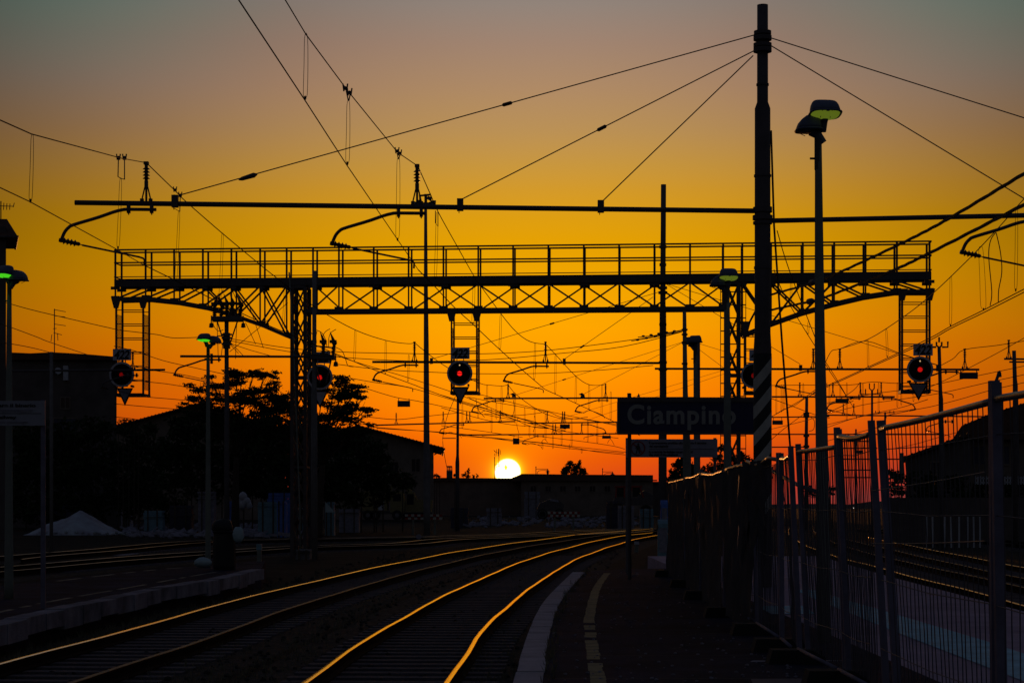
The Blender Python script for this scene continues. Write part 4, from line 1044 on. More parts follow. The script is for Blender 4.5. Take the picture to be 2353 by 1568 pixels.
for a, b in zip(ys_, ys_[1:]):
    if random.random() < 0.05: continue
    t = (b - a).normalized(); s_ = Vector((t.y, -t.x, 0)); w0 = random.uniform(0, .012); w1 = 0.145 - random.uniform(0, .015)
    e = b - t * random.uniform(0.0, 0.05)
    q.add([a + s_ * w0 + Vector((0, 0, .004)), e + s_ * w0 + Vector((0, 0, .004)), e + s_ * w1 + Vector((0, 0, .004)), a + s_ * w1 + Vector((0, 0, .004))], [(0, 3, 2, 1)])
struct(q.build('yellow_line', 'yellow'))
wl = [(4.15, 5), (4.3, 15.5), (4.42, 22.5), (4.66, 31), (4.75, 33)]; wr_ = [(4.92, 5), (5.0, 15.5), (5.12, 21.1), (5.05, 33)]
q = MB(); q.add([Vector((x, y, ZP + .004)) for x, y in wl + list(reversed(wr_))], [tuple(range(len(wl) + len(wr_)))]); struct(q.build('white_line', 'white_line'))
q = MB()
for k in range(9):
    y = 16.5 + k * 2.9 + random.uniform(-.3, .3); x0 = .35 + (y - 16) ** 2 * .0016; pts = [Vector((x0 + (2.6 - x0) * f, y + random.uniform(-.03, .03), ZP + .004)) for f in [i / 8 for i in range(9)]]
    for a, b in zip(pts, pts[1:]): q.add([a, b, b + Vector((0, .025, 0)), a + Vector((0, .025, 0))], [(0, 1, 2, 3)])
for k in range(7):
    p = Vector((random.uniform(.8, 2.4), random.uniform(17, 32), ZP + .004)); d = random.uniform(0, 3)
    for _ in range(7):
        d += random.uniform(-.6, .6); e = p + Vector((math.cos(d), math.sin(d), 0)) * .22; n_ = Vector((-math.sin(d), math.cos(d), 0)) * .008; q.add([p - n_, p + n_, e + n_, e - n_], [(0, 3, 2, 1)]); p = e
struct(q.build('pavement_crack', 'stripe_black'))
q = MB()
for _ in range(260):
    y = 16.5 + random.random() ** 1.4 * 24; x = random.uniform(.4 + (y - 16) ** 2 * .0016, 2.6); q.ball(Vector((x, y, ZP + .006)), random.uniform(.006, .022), 5, (1, random.uniform(.6, 1.4), .5), .25)
o = q.build('grit', 'grey_box'); tag(o, 'grit and small litter scattered over the dark platform', 'grit', kind='stuff')
# smaller pale patches and slabs lying across the asphalt
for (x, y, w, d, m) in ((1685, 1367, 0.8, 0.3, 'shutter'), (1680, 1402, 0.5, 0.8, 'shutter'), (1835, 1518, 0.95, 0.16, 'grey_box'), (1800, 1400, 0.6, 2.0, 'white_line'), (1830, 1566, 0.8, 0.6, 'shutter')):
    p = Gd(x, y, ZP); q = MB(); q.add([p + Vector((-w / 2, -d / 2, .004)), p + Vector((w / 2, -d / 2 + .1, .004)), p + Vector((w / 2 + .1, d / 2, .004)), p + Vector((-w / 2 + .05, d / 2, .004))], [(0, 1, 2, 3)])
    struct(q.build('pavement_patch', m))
# ---- left platform
ZL = 0.25
LK = smooth_path([Gd(x, y, ZL) for x, y in ((-90, 1460), (0, 1437), (145, 1402), (295, 1370.5), (375, 1353), (500, 1332), (588, 1312), (624, 1306))], 5)
LF = [Gd(x, y, ZL) for x, y in ((-60, 1350), (125, 1330), (350, 1306), (445, 1300), (610, 1286))]
q = MB(); poly = [Vector((p.x - 0.25, p.y + 0.06, ZL)) for p in LK] + list(reversed(LF)); q.prism([p for p in poly], (0, 0, -0.5)); struct(q.build('platform', 'asphalt'))
kb = MB(); seg = resample(LK, 1.1)
for a, b in zip(seg, seg[1:]):
    t = (b - a).normalized(); s_ = Vector((-t.y, t.x, 0)); j = random.uniform(-.02, .02); g1 = a + t * 0.01; g2 = b - t * random.uniform(0.01, 0.05); zz = Vector((0, 0, .015 + j * 0.6))
    kb.prism([g1 + s_ * j + zz, g2 + s_ * j + zz, g2 + s_ * 0.32 + zz, g1 + s_ * 0.32 + zz], (0, 0, -random.uniform(0.22, 0.34)))
struct(kb.build('kerb', 'old_kerb'))
def dashes(pp, z, w, m, keep=0.6, step=0.5):
    q = MB(); s0 = resample(smooth_path([Gd(x, y, z) for x, y in pp], 5), step)
    for a, b in zip(s0, s0[1:]):
        if random.random() > keep: continue
        t = (b - a).normalized(); s_ = Vector((t.y, -t.x, 0)) * w
        q.add([a + Vector((0, 0, .004)), b + Vector((0, 0, .004)), b + s_ + Vector((0, 0, .004)), a + s_ + Vector((0, 0, .004))], [(0, 3, 2, 1)])
    struct(q.build('platform_line', m))
dashes(((-20, 1408), (25, 1398), (140, 1375), (295, 1348), (450, 1320), (512, 1310)), ZL, 0.10, 'pale_line', 0.75)
dashes(((125, 1334), (350, 1308), (445, 1302)), ZL, 0.12, 'pale_line', 0.7, 0.7)
for x0, y0, x1, y1 in ((255, 1274, 330, 1268), (120, 1280, 200, 1273), (0, 1302, 90, 1300)):   # pale concrete crossing slabs in the yard
    p = Gd(x0, y0, -0.15); q = MB(); r_ = Gd(x1, y1, -0.15)
    q.prism([p, Vector((r_.x, p.y, -0.15)), r_, Vector((p.x + .5, r_.y, -0.15))], (0, 0, -0.1)); struct(q.build('crossing_slab', 'grey_box'))

# ---- temporary fence: each panel has its own posts, top tube, mesh and foot
FP = [ # x,Y of right end, left end; rail y at both ends; post tops; sag; spacing of mesh wires; cloth
 (2575, 8.7, 2287, 10.9, 868, 916, 815, 878, 0, .15, 0), (2283, 11.0, 2023, 14.3, 920, 984, 874, 965, 3, .125, 0), (2001, 14.7, 1926, 16.2, 996, 1001, 965, 985, 7, .062, 0),
 (1922, 16.3, 1833, 18.4, 1026, 1037, 981, 1019, 1, .075, 0), (1816, 18.7, 1794, 19.8, 1047, 1054, 1024, 1040, 2, .09, 0),
 (1788, 20.0, 1738, 22.2, 1055, 1066, 1039, 1060, 12, .08, 0), (1734, 22.5, 1668, 25.5, 1068, 1079, 1066, 1077, -4, .2, 1), (1665, 25.7, 1613, 30.0, 1080, 1088, 1076, 1086, 5, .2, 1),
 (1611, 30.2, 1576, 34.0, 1086, 1098, 1078, 1096, 3, .2, 1), (1574, 34.2, 1537, 38.5, 1099, 1108, 1097, 1106, 1, .2, 1)]
FL = ['nearest fence panel, running out of the picture at right', 'second fence panel, its thick tube rising to the right-hand hooked post', 'short fence panel with a sagging tube and dense mesh, between double post and single post',
      'fence panel in front of the grey lamp pole', 'narrow fence panel just left of the grey lamp pole', 'fence panel beside the striped mast with a kinked sagging tube',
      'cloth-covered fence panel just left of the striped mast', 'cloth-covered fence panel under the grey lamp pole beside the name sign', 'cloth-covered fence panel under the prohibition sign', 'farthest cloth-covered fence panel with a glowing tube end']
for i, (xa, Ya, xb, Yb, ra, rb, ta, tb, sag, sp, cloth) in enumerate(FP):
    A = P(xa, ra, Ya); B = P(xb, rb, Yb)
    root = thing('fence_panel', FL[i], 'fence', Vector((A.x, A.y, ZP)), 'temporary fence panels along the platform')
    pw = 0.056 if i < 2 else 0.048
    for x, Y, t in ((xa, Ya, ta), (xb, Yb, tb)):
        T = P(x, t, Y); lean = {2287: .04, 2283: .015, 2023: .13, 2001: .12, 1926: .085, 1922: .08, 1833: .10, 1816: .09}.get(x, random.uniform(-.03, .05))
        q = MB().bar(Vector((T.x + lean, T.y, ZP)), T, pw, 0.05)
        q.build('post', 'fence_post', root)
    if i == 1:
        T = P(xa, 874, Ya); MB().tube(smooth_path([T + Vector((0.005, 0, -.02)), T + Vector((0.02, 0, 0.02)), T + Vector((0.03, 0, 0.05)), T + Vector((0.035, 0, 0.02))], 4), 0.009, 6).build('hook', 'steel', root)
    n = 14; rail = []
    for k in range(n + 1):
        f = k / n; p = A.lerp(B, f); p.z -= px(sag * math.sin(math.pi * f), p.y) + (random.uniform(-.006, .006) if i > 3 else 0); rail.append(p)
    if i == 5: rail = [A, P(1764, 1052, 21.0), P(1752, 1062, 21.5), P(1742, 1068, 22), P(1728, 1066, 22.4), P(1716, 1060, 22.7)]
    MB().tube(rail, 0.0215 if i < 6 else 0.024, 10).build('top_tube', 'tube', root, smooth=True)
    low = [Vector((p.x, p.y, ZP + 0.13)) for p in (A, B)]
    MB().tube(low, 0.017, 8).build('bottom_tube', 'fence_post', root, smooth=True)
    # mesh
    L = (B - A).length; nw = int(L / sp); q = MB()
    for k in range(1, nw):
        f = k / nw; p = A.lerp(B, f); ph = random.uniform(-.006, .006); ln = (.06 + .05 * f if 0 < i < 5 else .02)
        top = p.z - px(sag * math.sin(math.pi * f), p.y) - 0.015; w = []
        for j in range(9):
            zz = top + (ZP + 0.13 - top) * j / 8; w.append(Vector((p.x + ph * math.sin(j * 1.1 + k) + ln * j / 8, p.y, zz)))
        q.tube(w, 0.0036, 4, False)
    for zz in (0.45, 0.95, 1.45, 1.9):
        q.tube([Vector((A.x, A.y, ZP + zz)), A.lerp(B, .5) * 1.0 - Vector((0, 0, A.lerp(B, .5).z - ZP - zz + 0.02)), Vector((B.x, B.y, ZP + zz))], 0.0035, 4, False)
    q.build('wire_mesh', 'mesh', root)
    if cloth:
        q = MB(); nu, nv = 12, 7
        for u in range(nu + 1):
            p = A.lerp(B, u / nu)
            for v in range(nv + 1):
                z = p.z - 0.03 - px(sag * math.sin(math.pi * u / nu), p.y) + (ZP + 0.06 - p.z) * v / nv
                q.v.append(Vector((p.x - 0.03 + 0.035 * math.sin(u * 1.9 + v * .7 + i) + random.uniform(-.012, .012), p.y, z + (random.uniform(-.05, .05) if v == nv else 0))))
        for u in range(nu):
            for v in range(nv):
                a = u * (nv + 1) + v; q.f.append((a, a + 1, a + nv + 2, a + nv + 1))
        q.build('cloth', 'net', root, smooth=True)
        for _ in range(2):
            p = A.lerp(B, random.random()); z = random.uniform(0.9, 1.9); q = MB(); o_ = Vector((p.x - 0.10, p.y, ZP + z))
            q.add([o_, o_ + Vector((0.02, .25, .03)), o_ + Vector((0.0, .2, -.3)), o_ + Vector((-.01, .05, -.2))], [(0, 1, 2, 3)]); q.build('torn_strip', 'grey_box', root)
    f = MB(); fx, fy = A.lerp(B, 0.97).x, A.lerp(B, 0.97).y
    f.prism([Vector((fx - 0.30, fy - .12, ZP)), Vector((fx + 0.25, fy - .12, ZP)), Vector((fx + 0.2, fy - .1, ZP + .13)), Vector((fx - 0.26, fy - .1, ZP + .13))], (0, .26, 0)); f.build('foot_block', 'rubber', root)
# ragged cloth caught on the fence beside the striped mast, and a loose dark brace behind the panels
q = MB(); nu, nv = 8, 9; A, B = P(1772, 1062, 21.2), P(1722, 1066, 22.9)
for u in range(nu + 1):
    p = A.lerp(B, u / nu); dr = .75 + .35 * math.sin(u * 1.7) + random.uniform(0, .25)
    for v in range(nv + 1): q.v.append(p + Vector((-.05 + .05 * math.sin(u * 2.1 + v * .8) + random.uniform(-.015, .015), 0, .03 - dr * v / nv)))
for u in range(nu):
    for v in range(nv): a = u * (nv + 1) + v; q.f.append((a, a + 1, a + nv + 2, a + nv + 1))
o = q.build('torn_cloth', 'net', None, loc=A, smooth=True); tag(o, 'ragged dark cloth draped over the fence tube in front of the striped mast', 'cloth')
o = MB().tube([P(1776, 1082, 20.6), P(1838, 1116, 18.7), P(1874, 1128, 17.8)], .02, 8).build('brace_tube', 'fence_post', None, loc=P(1776, 1082, 20.6), smooth=True); tag(o, 'loose dark tube sloping across the fence left of the grey lamp post', 'tube')
for k in range(2):
    pts = ((2012, 1127), (2140, 1108), (2274, 1084)) if k == 0 else ((2012, 1248), (2140, 1247), (2274, 1242))
    o = MB().tube(smooth_path([P(x, y, 14.3 - 3.2 * i / 2) + Vector((-.03, 0, 0)) for i, (x, y) in enumerate(pts)], 5), .004, 5).build('slack_wire', 'galv', None, loc=P(*pts[0], 14.3)); tag(o, ('upper' if k == 0 else 'lower') + ' slack pale wire strung along the second fence panel', 'wire', 'slack wires on the fence')

# ---- weeds and loose stones
q = MB()
def tuft(p, h, n=5):
    for _ in range(n):
        d = Vector((random.gauss(0, .35), random.gauss(0, .35), 1)).normalized() * h * random.uniform(.5, 1.1); s_ = Vector((random.uniform(-1, 1), random.uniform(-1, 1), 0)).normalized() * 0.006
        q.add([p - s_, p + s_, p + d], [(0, 1, 2)])
for _ in range(1900):
    f = random.random() ** 1.5; Y = 20 + f * 70; x = random.choice((random.uniform(-4.4, -2.6), random.uniform(-4.4, -2.6), -0.35 + random.uniform(-.2, .4))) + (Y - 20) ** 2 * 0.0006
    tuft(Vector((x, Y, -0.2)), random.uniform(.06, .2))
for _ in range(160):
    p = random.choice(KP); tuft(Vector((p.x + .25 + random.uniform(-.02, .1), p.y + random.uniform(-.5, .5), ZP)), random.uniform(.04, .15), 4)
for _ in range(500):
    p = random.choice(LK); tuft(Vector((p.x + random.uniform(.1, .5), p.y - random.uniform(.05, .3), -0.2)), random.uniform(.08, .22), 5)
o = q.build('weeds', 'weed'); tag(o, 'thin dry weeds between the tracks and along the kerbs', 'weeds', kind='stuff')
q = MB()
for _ in range(3600):
    Y = 17 + random.random() ** 1.7 * 60; x = -7 + random.random() * 8.5 + (Y - 17) ** 2 * 0.0008; s_ = random.uniform(.015, .045)
    q.ball(Vector((x, Y, -0.17 + random.uniform(-.02, .01))), s_, 5, (1, random.uniform(.6, 1), .7), .2)
o = q.build('loose_stones', 'ballast'); tag(o, 'loose ballast stones scattered between the rails', 'stones', kind='stuff')
# ================================================================== lamps
def lamp_head(par, o, ang, glass, k=1.0, tiltup=0.0):
    """floodlight head on a column: deep cowl with rim, bowl glass under its front"""
    ca, sa = math.cos(ang), math.sin(ang); ct, st = math.cos(tiltup), math.sin(tiltup)
    def T(x, y, z):
        x, z = x * ct - z * st, x * st + z * ct
        return o + Vector((x * ca - y * sa, x * sa + y * ca, z)) * k
    q = MB(); n = 20; lev = [(0.0, 0.0, .250, .158), (.04, 0.0, .247, .154), (.08, 0.0, .230, .147), (.115, .004, .200, .138), (.140, .012, .168, .125), (.154, .028, .140, .106), (.158, .055, .11, .07)]
    for z, xa, xb, hw in lev:
        for i in range(n):
            t = 2 * math.pi * i / n; ct_, st_ = math.cos(t), math.sin(t); e = 0.55
            q.v.append(T((xa + xb) / 2 + (xb - xa) / 2 * math.copysign(abs(ct_) ** e, ct_), hw * math.copysign(abs(st_) ** e, st_), z + (.006 * math.cos(2 * t) if z > .19 else 0)))
    for i in range(len(lev) - 1):
        for j in range(n): q.f.append((i * n + j, i * n + (j + 1) % n, (i + 1) * n + (j + 1) % n, (i + 1) * n + j))
    q.f.append(tuple(reversed(range(n)))); q.f.append(tuple((len(lev) - 1) * n + j for j in range(n)))
    rim = [T(0.125 + 0.134 * math.copysign(abs(math.cos(t)) ** .6, math.cos(t)), 0.168 * math.copysign(abs(math.sin(t)) ** .6, math.sin(t)), -0.004) for t in [2 * math.pi * i / 20 for i in range(21)]]
    q.tube(rim, 0.011 * k, 6, False)
    hd = q.build('lamp_head', 'lamp_shell', par, smooth=True)
    g = MB(); nb, nr = 20, 5
    for r in range(nr + 1):
        f = r / nr
        for i in range(nb):
            t = 2 * math.pi * i / nb; g.v.append(T(0.128 + 0.12 * math.copysign(abs(math.cos(t)) ** .7, math.cos(t)) * math.cos(f * 1.45), 0.155 * math.copysign(abs(math.sin(t)) ** .7, math.sin(t)) * math.cos(f * 1.45), -0.008 - (0.045 if glass != 'off_lamp' else .015) * math.sin(f * 1.45)))
    for r in range(nr):
        for i in range(nb): g.f.append((r * nb + i, (r + 1) * nb + i, (r + 1) * nb + (i + 1) % nb, r * nb + (i + 1) % nb))
    g.f.append(tuple(nr * nb + i for i in range(nb)))
    g.build('lamp_glass', glass, hd, smooth=True)
    fr_ = MB(); fr_.bar(T(.245, -.06, -.012), T(.15, -.06, -.055), .006 * k); fr_.bar(T(.245, .045, -.012), T(.15, .045, -.055), .006 * k); fr_.box(T(.25, 0, 0) + Vector((-.016, -.01, -.02)), T(.25, 0, 0) + Vector((.016, .01, .01))); fr_.build('glass_clip', 'lamp_shell', hd)
    b = MB(); b.tube([T(0.10, 0, -0.01), T(0.03, 0, -0.05), T(-0.03, 0, -0.14)], [.055 * k, .05 * k, .045 * k], 8); b.build('bracket', 'lamp_shell', hd)
def lamp_post(label, pts, Y, zb, heads, k=1.0):
    root = thing('lamp_post', label, 'lamp post', Vector((P(pts[-1][0], HY, Y).x, Y, zb)), 'twin-headed platform lamp posts')
    pole(root, pts, Y, zb, 'lamp_pole', 18, 'post')
    q = MB(); x, y, w = pts[0]; c = P(x, y, Y); r = px(w, Y) / 2
    q.tube([c + Vector((0, 0, -.42)), c + Vector((0, 0, 0.02))], r * 1.06, 14); q.tube([c + Vector((-r - .05, 0, -.3)), c + Vector((-r + .02, 0, -.3))], 0.012, 6)
    q.ball(c + Vector((0, 0, .02)), r * 1.15, 10); q.build('collar', 'steel', root)
    for (hx, hy, a, gl, tl) in heads: lamp_head(root, P(hx, hy, Y), a, gl, k, tl)
    return root
lamp_post('large grey lamp post at right with a dim yellow-green lamp, nearest of the lamp posts', [(1879, 300, 16), (1880, 392, 17), (1883, 784, 24), (1888, 1040, 29), (1893, 1480, 33)], 21.0, 0.4,
          [(1888, 272, R(-84), 'dim_lamp', 0.20), (1884, 299, R(183), 'off_lamp', 0.0)])
lamp_post('pale lamp post cut by the left edge, glowing bright green', [(21.5, 650, 10), (21, 784, 12.5), (20.5, 1160, 18), (20.5, 1340, 21)], 33.0, 0.25,
          [(22, 634, R(-125), 'green_lamp', 0.12), (28, 642, R(-18), 'off_lamp', -0.05)])
lamp_post('green-glowing lamp post by the black bin on the left platform', [(478, 795, 7.5), (478, 870, 8.5), (478, 1100, 12), (478, 1290, 13.5)], 48.0, 0.25,
          [(475, 782, R(-115), 'green_lamp', 0.12), (484, 786, R(-15), 'off_lamp', -0.05)])
lamp_post('lamp post between name sign and striped mast, its head against the gantry walkway', [(1669, 655, 13), (1670, 784, 15), (1671, 1080, 18)], 33.0, 0.4,
          [(1671, 642, R(-88), 'dim_lamp', 0.20), (1666, 655, R(180), 'off_lamp', 0.0)])
lamp_post('unlit lamp post behind the name sign, beside the cable pole', [(1597, 795, 9), (1598, 900, 10.5), (1600, 1060, 13)], 47.0, 0.4,
          [(1597, 786, R(-95), 'off_lamp', 0.0), (1592, 789, R(170), 'off_lamp', 0.0)])
cp = thing('cable_pole', 'slim tapered pole carrying the strained wire pair, left of the unlit lamp post', 'pole', Vector((P(1579, HY, 39).x, 39, 0.4)))
pole(cp, [(1572, 714, 8.5), (1574, 900, 12), (1578, 1050, 19), (1578, 1200, 20)], 39, 0.4, 'lamp_pole', 14)
q = MB()
for y in (757, 768, 786, 835): q.tube([P(1572.5, y - 2, 39), P(1572.5, y + 2, 39)], px(14, 39) / 2, 12)
q.build('clamp_band', 'steel', cp)

# ================================================================== signs
ns = thing('station_sign', 'long dark blue station name sign lettered in white, on posts beside the lamp post', 'sign', Vector((P(1447, HY, 37).x, 37, 0.4)))
q = MB(); a = P(1421, 995, 37); b = P(1752, 912, 37); q.box((a.x, a.y, a.z), (b.x, b.y + .12, b.z)); q.build('board', 'blue', ns)
q = MB(); q.box((a.x - .02, a.y - .03, b.z - .09), (b.x + .02, a.y + .14, b.z)); q.box((a.x - .02, a.y - .03, a.z - .02), (b.x + .02, a.y + .14, a.z + .03)); q.box((a.x - .025, a.y - .031, a.z + .031), (a.x + .02, a.y + .14, b.z - .091)); q.build('frame', 'steel', ns)
put_text('lettering', 'Ciampino', 0.50, P(1441, 972, 37) + Vector((0, -.008, 0)), 'sign_white', ns, fit=px(1690 - 1441, 37), bold=0.014, spacing=1.12)
for x in (1447, 1742): MB().tube([P(x, 902, 37) + Vector((0, .17, 0)), Vector((P(x, 0, 37).x, 37.17, 0.4))], 0.036, 10).build('post', 'steel', ns)
q = MB(); c = P(1467, 911, 37); q.prism([c + Vector((-.03, 0, 0)), c + Vector((.03, 0, 0)), c + Vector((0, 0, .07))], (0, .05, 0)); c = P(1445, 912, 37); q.box(c + Vector((-.03, .02, 0)), c + Vector((.03, .1, .08))); q.build('bracket', 'steel', ns)
wsn = thing('warning_sign', 'white board with red-ringed walking figure and two lines of text, under the name sign', 'sign', Vector((P(1442, HY, 40).x, 40, 0.4)))
q = MB(); a = P(1438, 1050, 40); b = P(1648, 1008, 40); q.box((a.x, a.y, a.z), (b.x, b.y + .05, b.z)); q.build('board', 'sign_board', wsn)
c = P(1465, 1029, 40) + Vector((0, -.006, 0)); q = MB(); q.ring(c, (0, -1, 0), .128, .15, .006, 32); d = Vector((.095, 0, -.095)); q.bar(c - d, c + d, .022, .006); q.build('prohibition_ring', 'red_paint', wsn)
q = MB(); f_ = c + Vector((0, -.002, 0)); q.disc(f_ + Vector((.01, 0, .085)), (0, -1, 0), .02, .004, 14)
for pa, pb, w in (((.0, .06), (.005, -.02), .055), ((-.01, -.02), (-.035, -.11), .02), ((.015, -.02), (.04, -.105), .02), ((-.02, .05), (-.045, -.01), .015), ((.025, .05), (.05, -.015), .015)): q.bar(f_ + Vector((pa[0], 0, pa[1])), f_ + Vector((pb[0], 0, pb[1])), w, .004)
q.build('walking_figure', 'ink', wsn)
for t, y, h in (('È severamente proibito oltrepassare il termine', 1019, .062), ('del marciapiede', 1026.5, .062), ('It is strictly forbidden to go beyond', 1039.5, .062), ('the end of the platform', 1046, .062)):
    put_text('lettering', t, h, P(1491, y, 40) + Vector((0, -.006, 0)), 'ink', wsn, bold=.0012)
q = MB(); q.box(P(1491, 1031.2, 40) + Vector((0, -.006, 0)), P(1640, 1030.4, 40)); q.build('rule', 'ink', wsn)
for x in (1441, 1643): MB().tube([P(x, 1005, 40) + Vector((0, .09, 0)), Vector((P(x, 0, 40).x, 40.09, 0.4))], 0.032, 10).build('post', 'galv', wsn)
ls = thing('warning_sign', 'white text board cut by the left edge, on a thin dark post', 'sign', Vector((P(97, HY, 30).x, 30, 0.25)))
q = MB(); a = P(-130, 977, 30); b = P(103, 920, 30); q.box((a.x, a.y, a.z), (b.x, b.y + .04, b.z)); q.build('board', 'sign_board', ls)
for t, y, h, m in (('Vietato attraversare il binario', 934, .068, 'ink'), ('servirsi del sottopassaggio', 944, .055, 'grey_box'), ('Do not cross the railway', 961, .068, 'ink'), ('use the underground passage', 971, .055, 'grey_box')):
    put_text('lettering', t, h, P(-122 if h < .06 or y > 950 else -118, y, 30) + Vector((0, -.006, 0)), m, ls, bold=.002, fit=px(200 if y < 940 else (198 if y < 950 else (160 if y < 965 else 185)), 30))
q = MB(); q.box(P(-120, 949.6, 30) + Vector((0, -.006, 0)), P(95, 948.6, 30)); q.build('rule', 'ink', ls)
for x in (97, -118): MB().bar(Vector((P(x, 0, 30).x, 30.06, 0.25)), P(x, 918, 30) + Vector((0, .06, 0)), 0.07, .04).build('post', 'fence_post', ls)
for (x0, y0, x1, y1, Y, hang, lab) in ((913, 920, 942, 934, 95, 915, 'dark oblong plate hanging left of the floodlight column'), (1286, 974, 1309, 984, 126, 971, 'dark oblong plate hanging from the right far arm above the barrier'),
        (1178, 1006, 1193, 1020, 126, 998, 'almost square dark plate hanging just above the sun'), (1383, 1000, 1403, 1007, 126, 996, 'thin dark plate hanging left of the name sign'),
        (2204, 855, 2246, 870, 71.5, 848, 'blue-grey plate hanging at the right arm tip past the forked mast'), (1919, 915, 1949, 926, 95, 911, 'dark plate hanging below the arm just right of the grey lamp pole'),
        (1774, 965, 1798, 975, 126, 958, 'dark plate hanging just right of the striped mast'), (1965, 1034, 1981, 1041, 150, 1029, 'tiny dark plate seen through the sagging fence panel')):
    a = P(x0, y1, Y - .1); b = P(x1, y0, Y - .1)
    root = thing('hanging_plate', lab, 'plate', a, 'plates hanging from the crossarms')
    MB().box((a.x, a.y - .02, a.z), (b.x, b.y + .02, b.z)).build('plate', 'shutter' if x0 == 2204 else 'steel', root)
    q = MB()
    for x in (x0 + 2.5, x1 - 2.5): q.bar(P(x, y0, Y - .1), P(x, hang, Y - .05), .03)
    q.build('hanger', 'steel', root)

# ================================================================== buildings
def house(name, label, x0, x1, Y, depth, yeave, walls, roof=None, loc=None, cat='building'):
    root = thing(name, label, cat, Vector((P((x0 + x1) / 2, 0, Y).x, Y, -0.2)))
    a = P(x0, yeave, Y); b = P(x1, yeave, Y)
    k = ((x0 if x0 > CX else x1) - CX) / F if not (x0 < CX < x1) else 0
    q = MB(); q.prism([Vector((a.x, Y, -0.3)), Vector((b.x, Y, -0.3)), Vector((b.x, Y, a.z)), Vector((a.x, Y, a.z))], (k * depth, depth, 0)); q.build('wall', walls, root)
    return root, a, b
def window(root, x, y, w, h, Y, m='glass', proud=0.0):
    c = P(x, y, Y); W_, H_ = px(w, Y) / 2, px(h, Y) / 2
    q = MB()
    for lo, hi in (((-W_ - .06, -.03, H_), (W_ + .06, .02, H_ + .08)), ((-W_ - .06, -.06, -H_ - .09), (W_ + .06, .02, -H_)), ((-W_ - .06, -.03, -H_), (-W_, .02, H_)), ((W_, -.03, -H_), (W_ + .06, .02, H_)), ((-.03, -.025, -H_), (.03, .02, H_))):
        q.box(c + Vector(lo), c + Vector(hi))
    f = q.build('window', 'wall', root); MB().box(c + Vector((-W_, -.012, -H_)), c + Vector((W_, .01, H_))).build('pane', m, f)
def roof_slab(root, pts, depth, t=0.18, m='roof', name='roof', sk=0.0):
    q = MB()
    for a, b in zip(pts, pts[1:]): 
        q.prism([a, b, b + Vector((0, 0, t)), a + Vector((0, 0, t))], (depth * sk, depth, 0))
    return q.build(name, m, root)
def tiles(root_roof, a, b, depth, t, sk=0.0):
    q = MB(); n = max(4, int((b - a).length / .35))
    for i in range(n):
        p = a.lerp(b, (i + .5) / n) + Vector((0, -.06, t + .02)); q.tube([p, p + Vector((depth * sk, depth + .1, 0))], .075, 6)
    q.build('tiles', 'roof', root_roof)
# tower at the left edge
Yt = 100; tb = thing('tower_house', 'narrow dark tower with overhanging roof at the left edge', 'building', Vector((P(-20, 0, Yt).x, Yt, -.2)))
a = P(-60, 543, Yt); b = P(14, 543, Yt); MB().prism([Vector((a.x, Yt, -.3)), Vector((b.x, Yt, -.3)), Vector((b.x, Yt, a.z + .5)), Vector((a.x, Yt, a.z + .5))], (-1.1, 4, 0)).build('wall', 'wall2', tb)
q = MB(); e0, e1 = P(-90, 543, Yt - .4), P(41, 543, Yt - .4); t0, t1 = P(-60, 503, Yt + 1.5), P(16, 503, Yt + 1.5)
q.v += [e0, e1, e1 + Vector((-1.4, 5, 0)), e0 + Vector((-1.4, 5, 0)), t0, t1, t1 + Vector((-.4, 1.5, 0)), t0 + Vector((-.4, 1.5, 0))]
q.f += [(0, 1, 5, 4), (1, 2, 6, 5), (2, 3, 7, 6), (3, 0, 4, 7), (4, 5, 6, 7), (3, 2, 1, 0)]; rt = q.build('roof', 'roof', tb)
MB().tube([e0, e1, e1 + Vector((-1.4, 5, 0))], .06, 6).build('gutter', 'steel', rt)
def antenna(label, x, ytop, ybot, Y, arms, par=None):
    root = thing('television_antenna', label, 'antenna', P(x, ybot, Y), 'rooftop television antennas')
    MB().tube([P(x, ybot + 3, Y), P(x, ytop, Y)], .022 + .0001 * Y, 6).build('mast_tube', 'steel', root)
    for pts in arms:
        q = MB()
        for a, b in pts: q.tube([P(*a, Y), P(*b, Y)], .011 + .0001 * Y, 5)
        q.build('aerial', 'steel', root)
antenna('comb-like television antenna above the left edge tower', 2, 462, 506, Yt + 2, [[((-10, 473), (32, 474)), *[((x, 466 + (x % 3)), (x - 1, 482)) for x in (2, 9, 16, 23)], ((33, 466), (30, 476))]])
# dark flat house behind it
hb, a, b = house('dark_house', 'plain dark flat-roofed building behind the left signal', 24, 268, 140, 14, 818, 'wall2')
q = MB(); r0 = [(24, 809), (70, 811), (120, 808.5), (165, 811), (210, 814), (268, 819)]
q.prism([P(x, y, 139.6) for x, y in r0] + [P(270, 826, 139.6), P(22, 826, 139.6)], (-.2 * 14.8, 14.8, 0)); rf = q.build('roof', 'roof', hb)
window(hb, 150, 1000, 52, 78, 140, 'shutter')
window(hb, 150, 925, 20, 24, 140)
q = MB(); q.box(P(145, 873, 139.7), P(158, 840, 140)); q.build('vent_box', 'white_metal', hb)
q = MB(); q.lathe(P(133, 852, 139.8), (.5, -1, .3), [(0, .02), (.03, .14), (.08, .25)], 14); q.bar(P(133, 852, 139.8), P(133, 862, 140), .04); q.build('satellite_dish', 'white_metal', hb)
antenna('tall television antenna with side rods on the dark flat-roofed building', 125, 709, 810, 142, [[((125, 711), (151, 716))], [((125, 725), (150, 728))], [((124, 744), (151, 748))], [((123, 764), (142, 769)), ((119, 768), (117, 784)), ((132, 765), (133, 782)), ((122, 755), (130, 754))]])
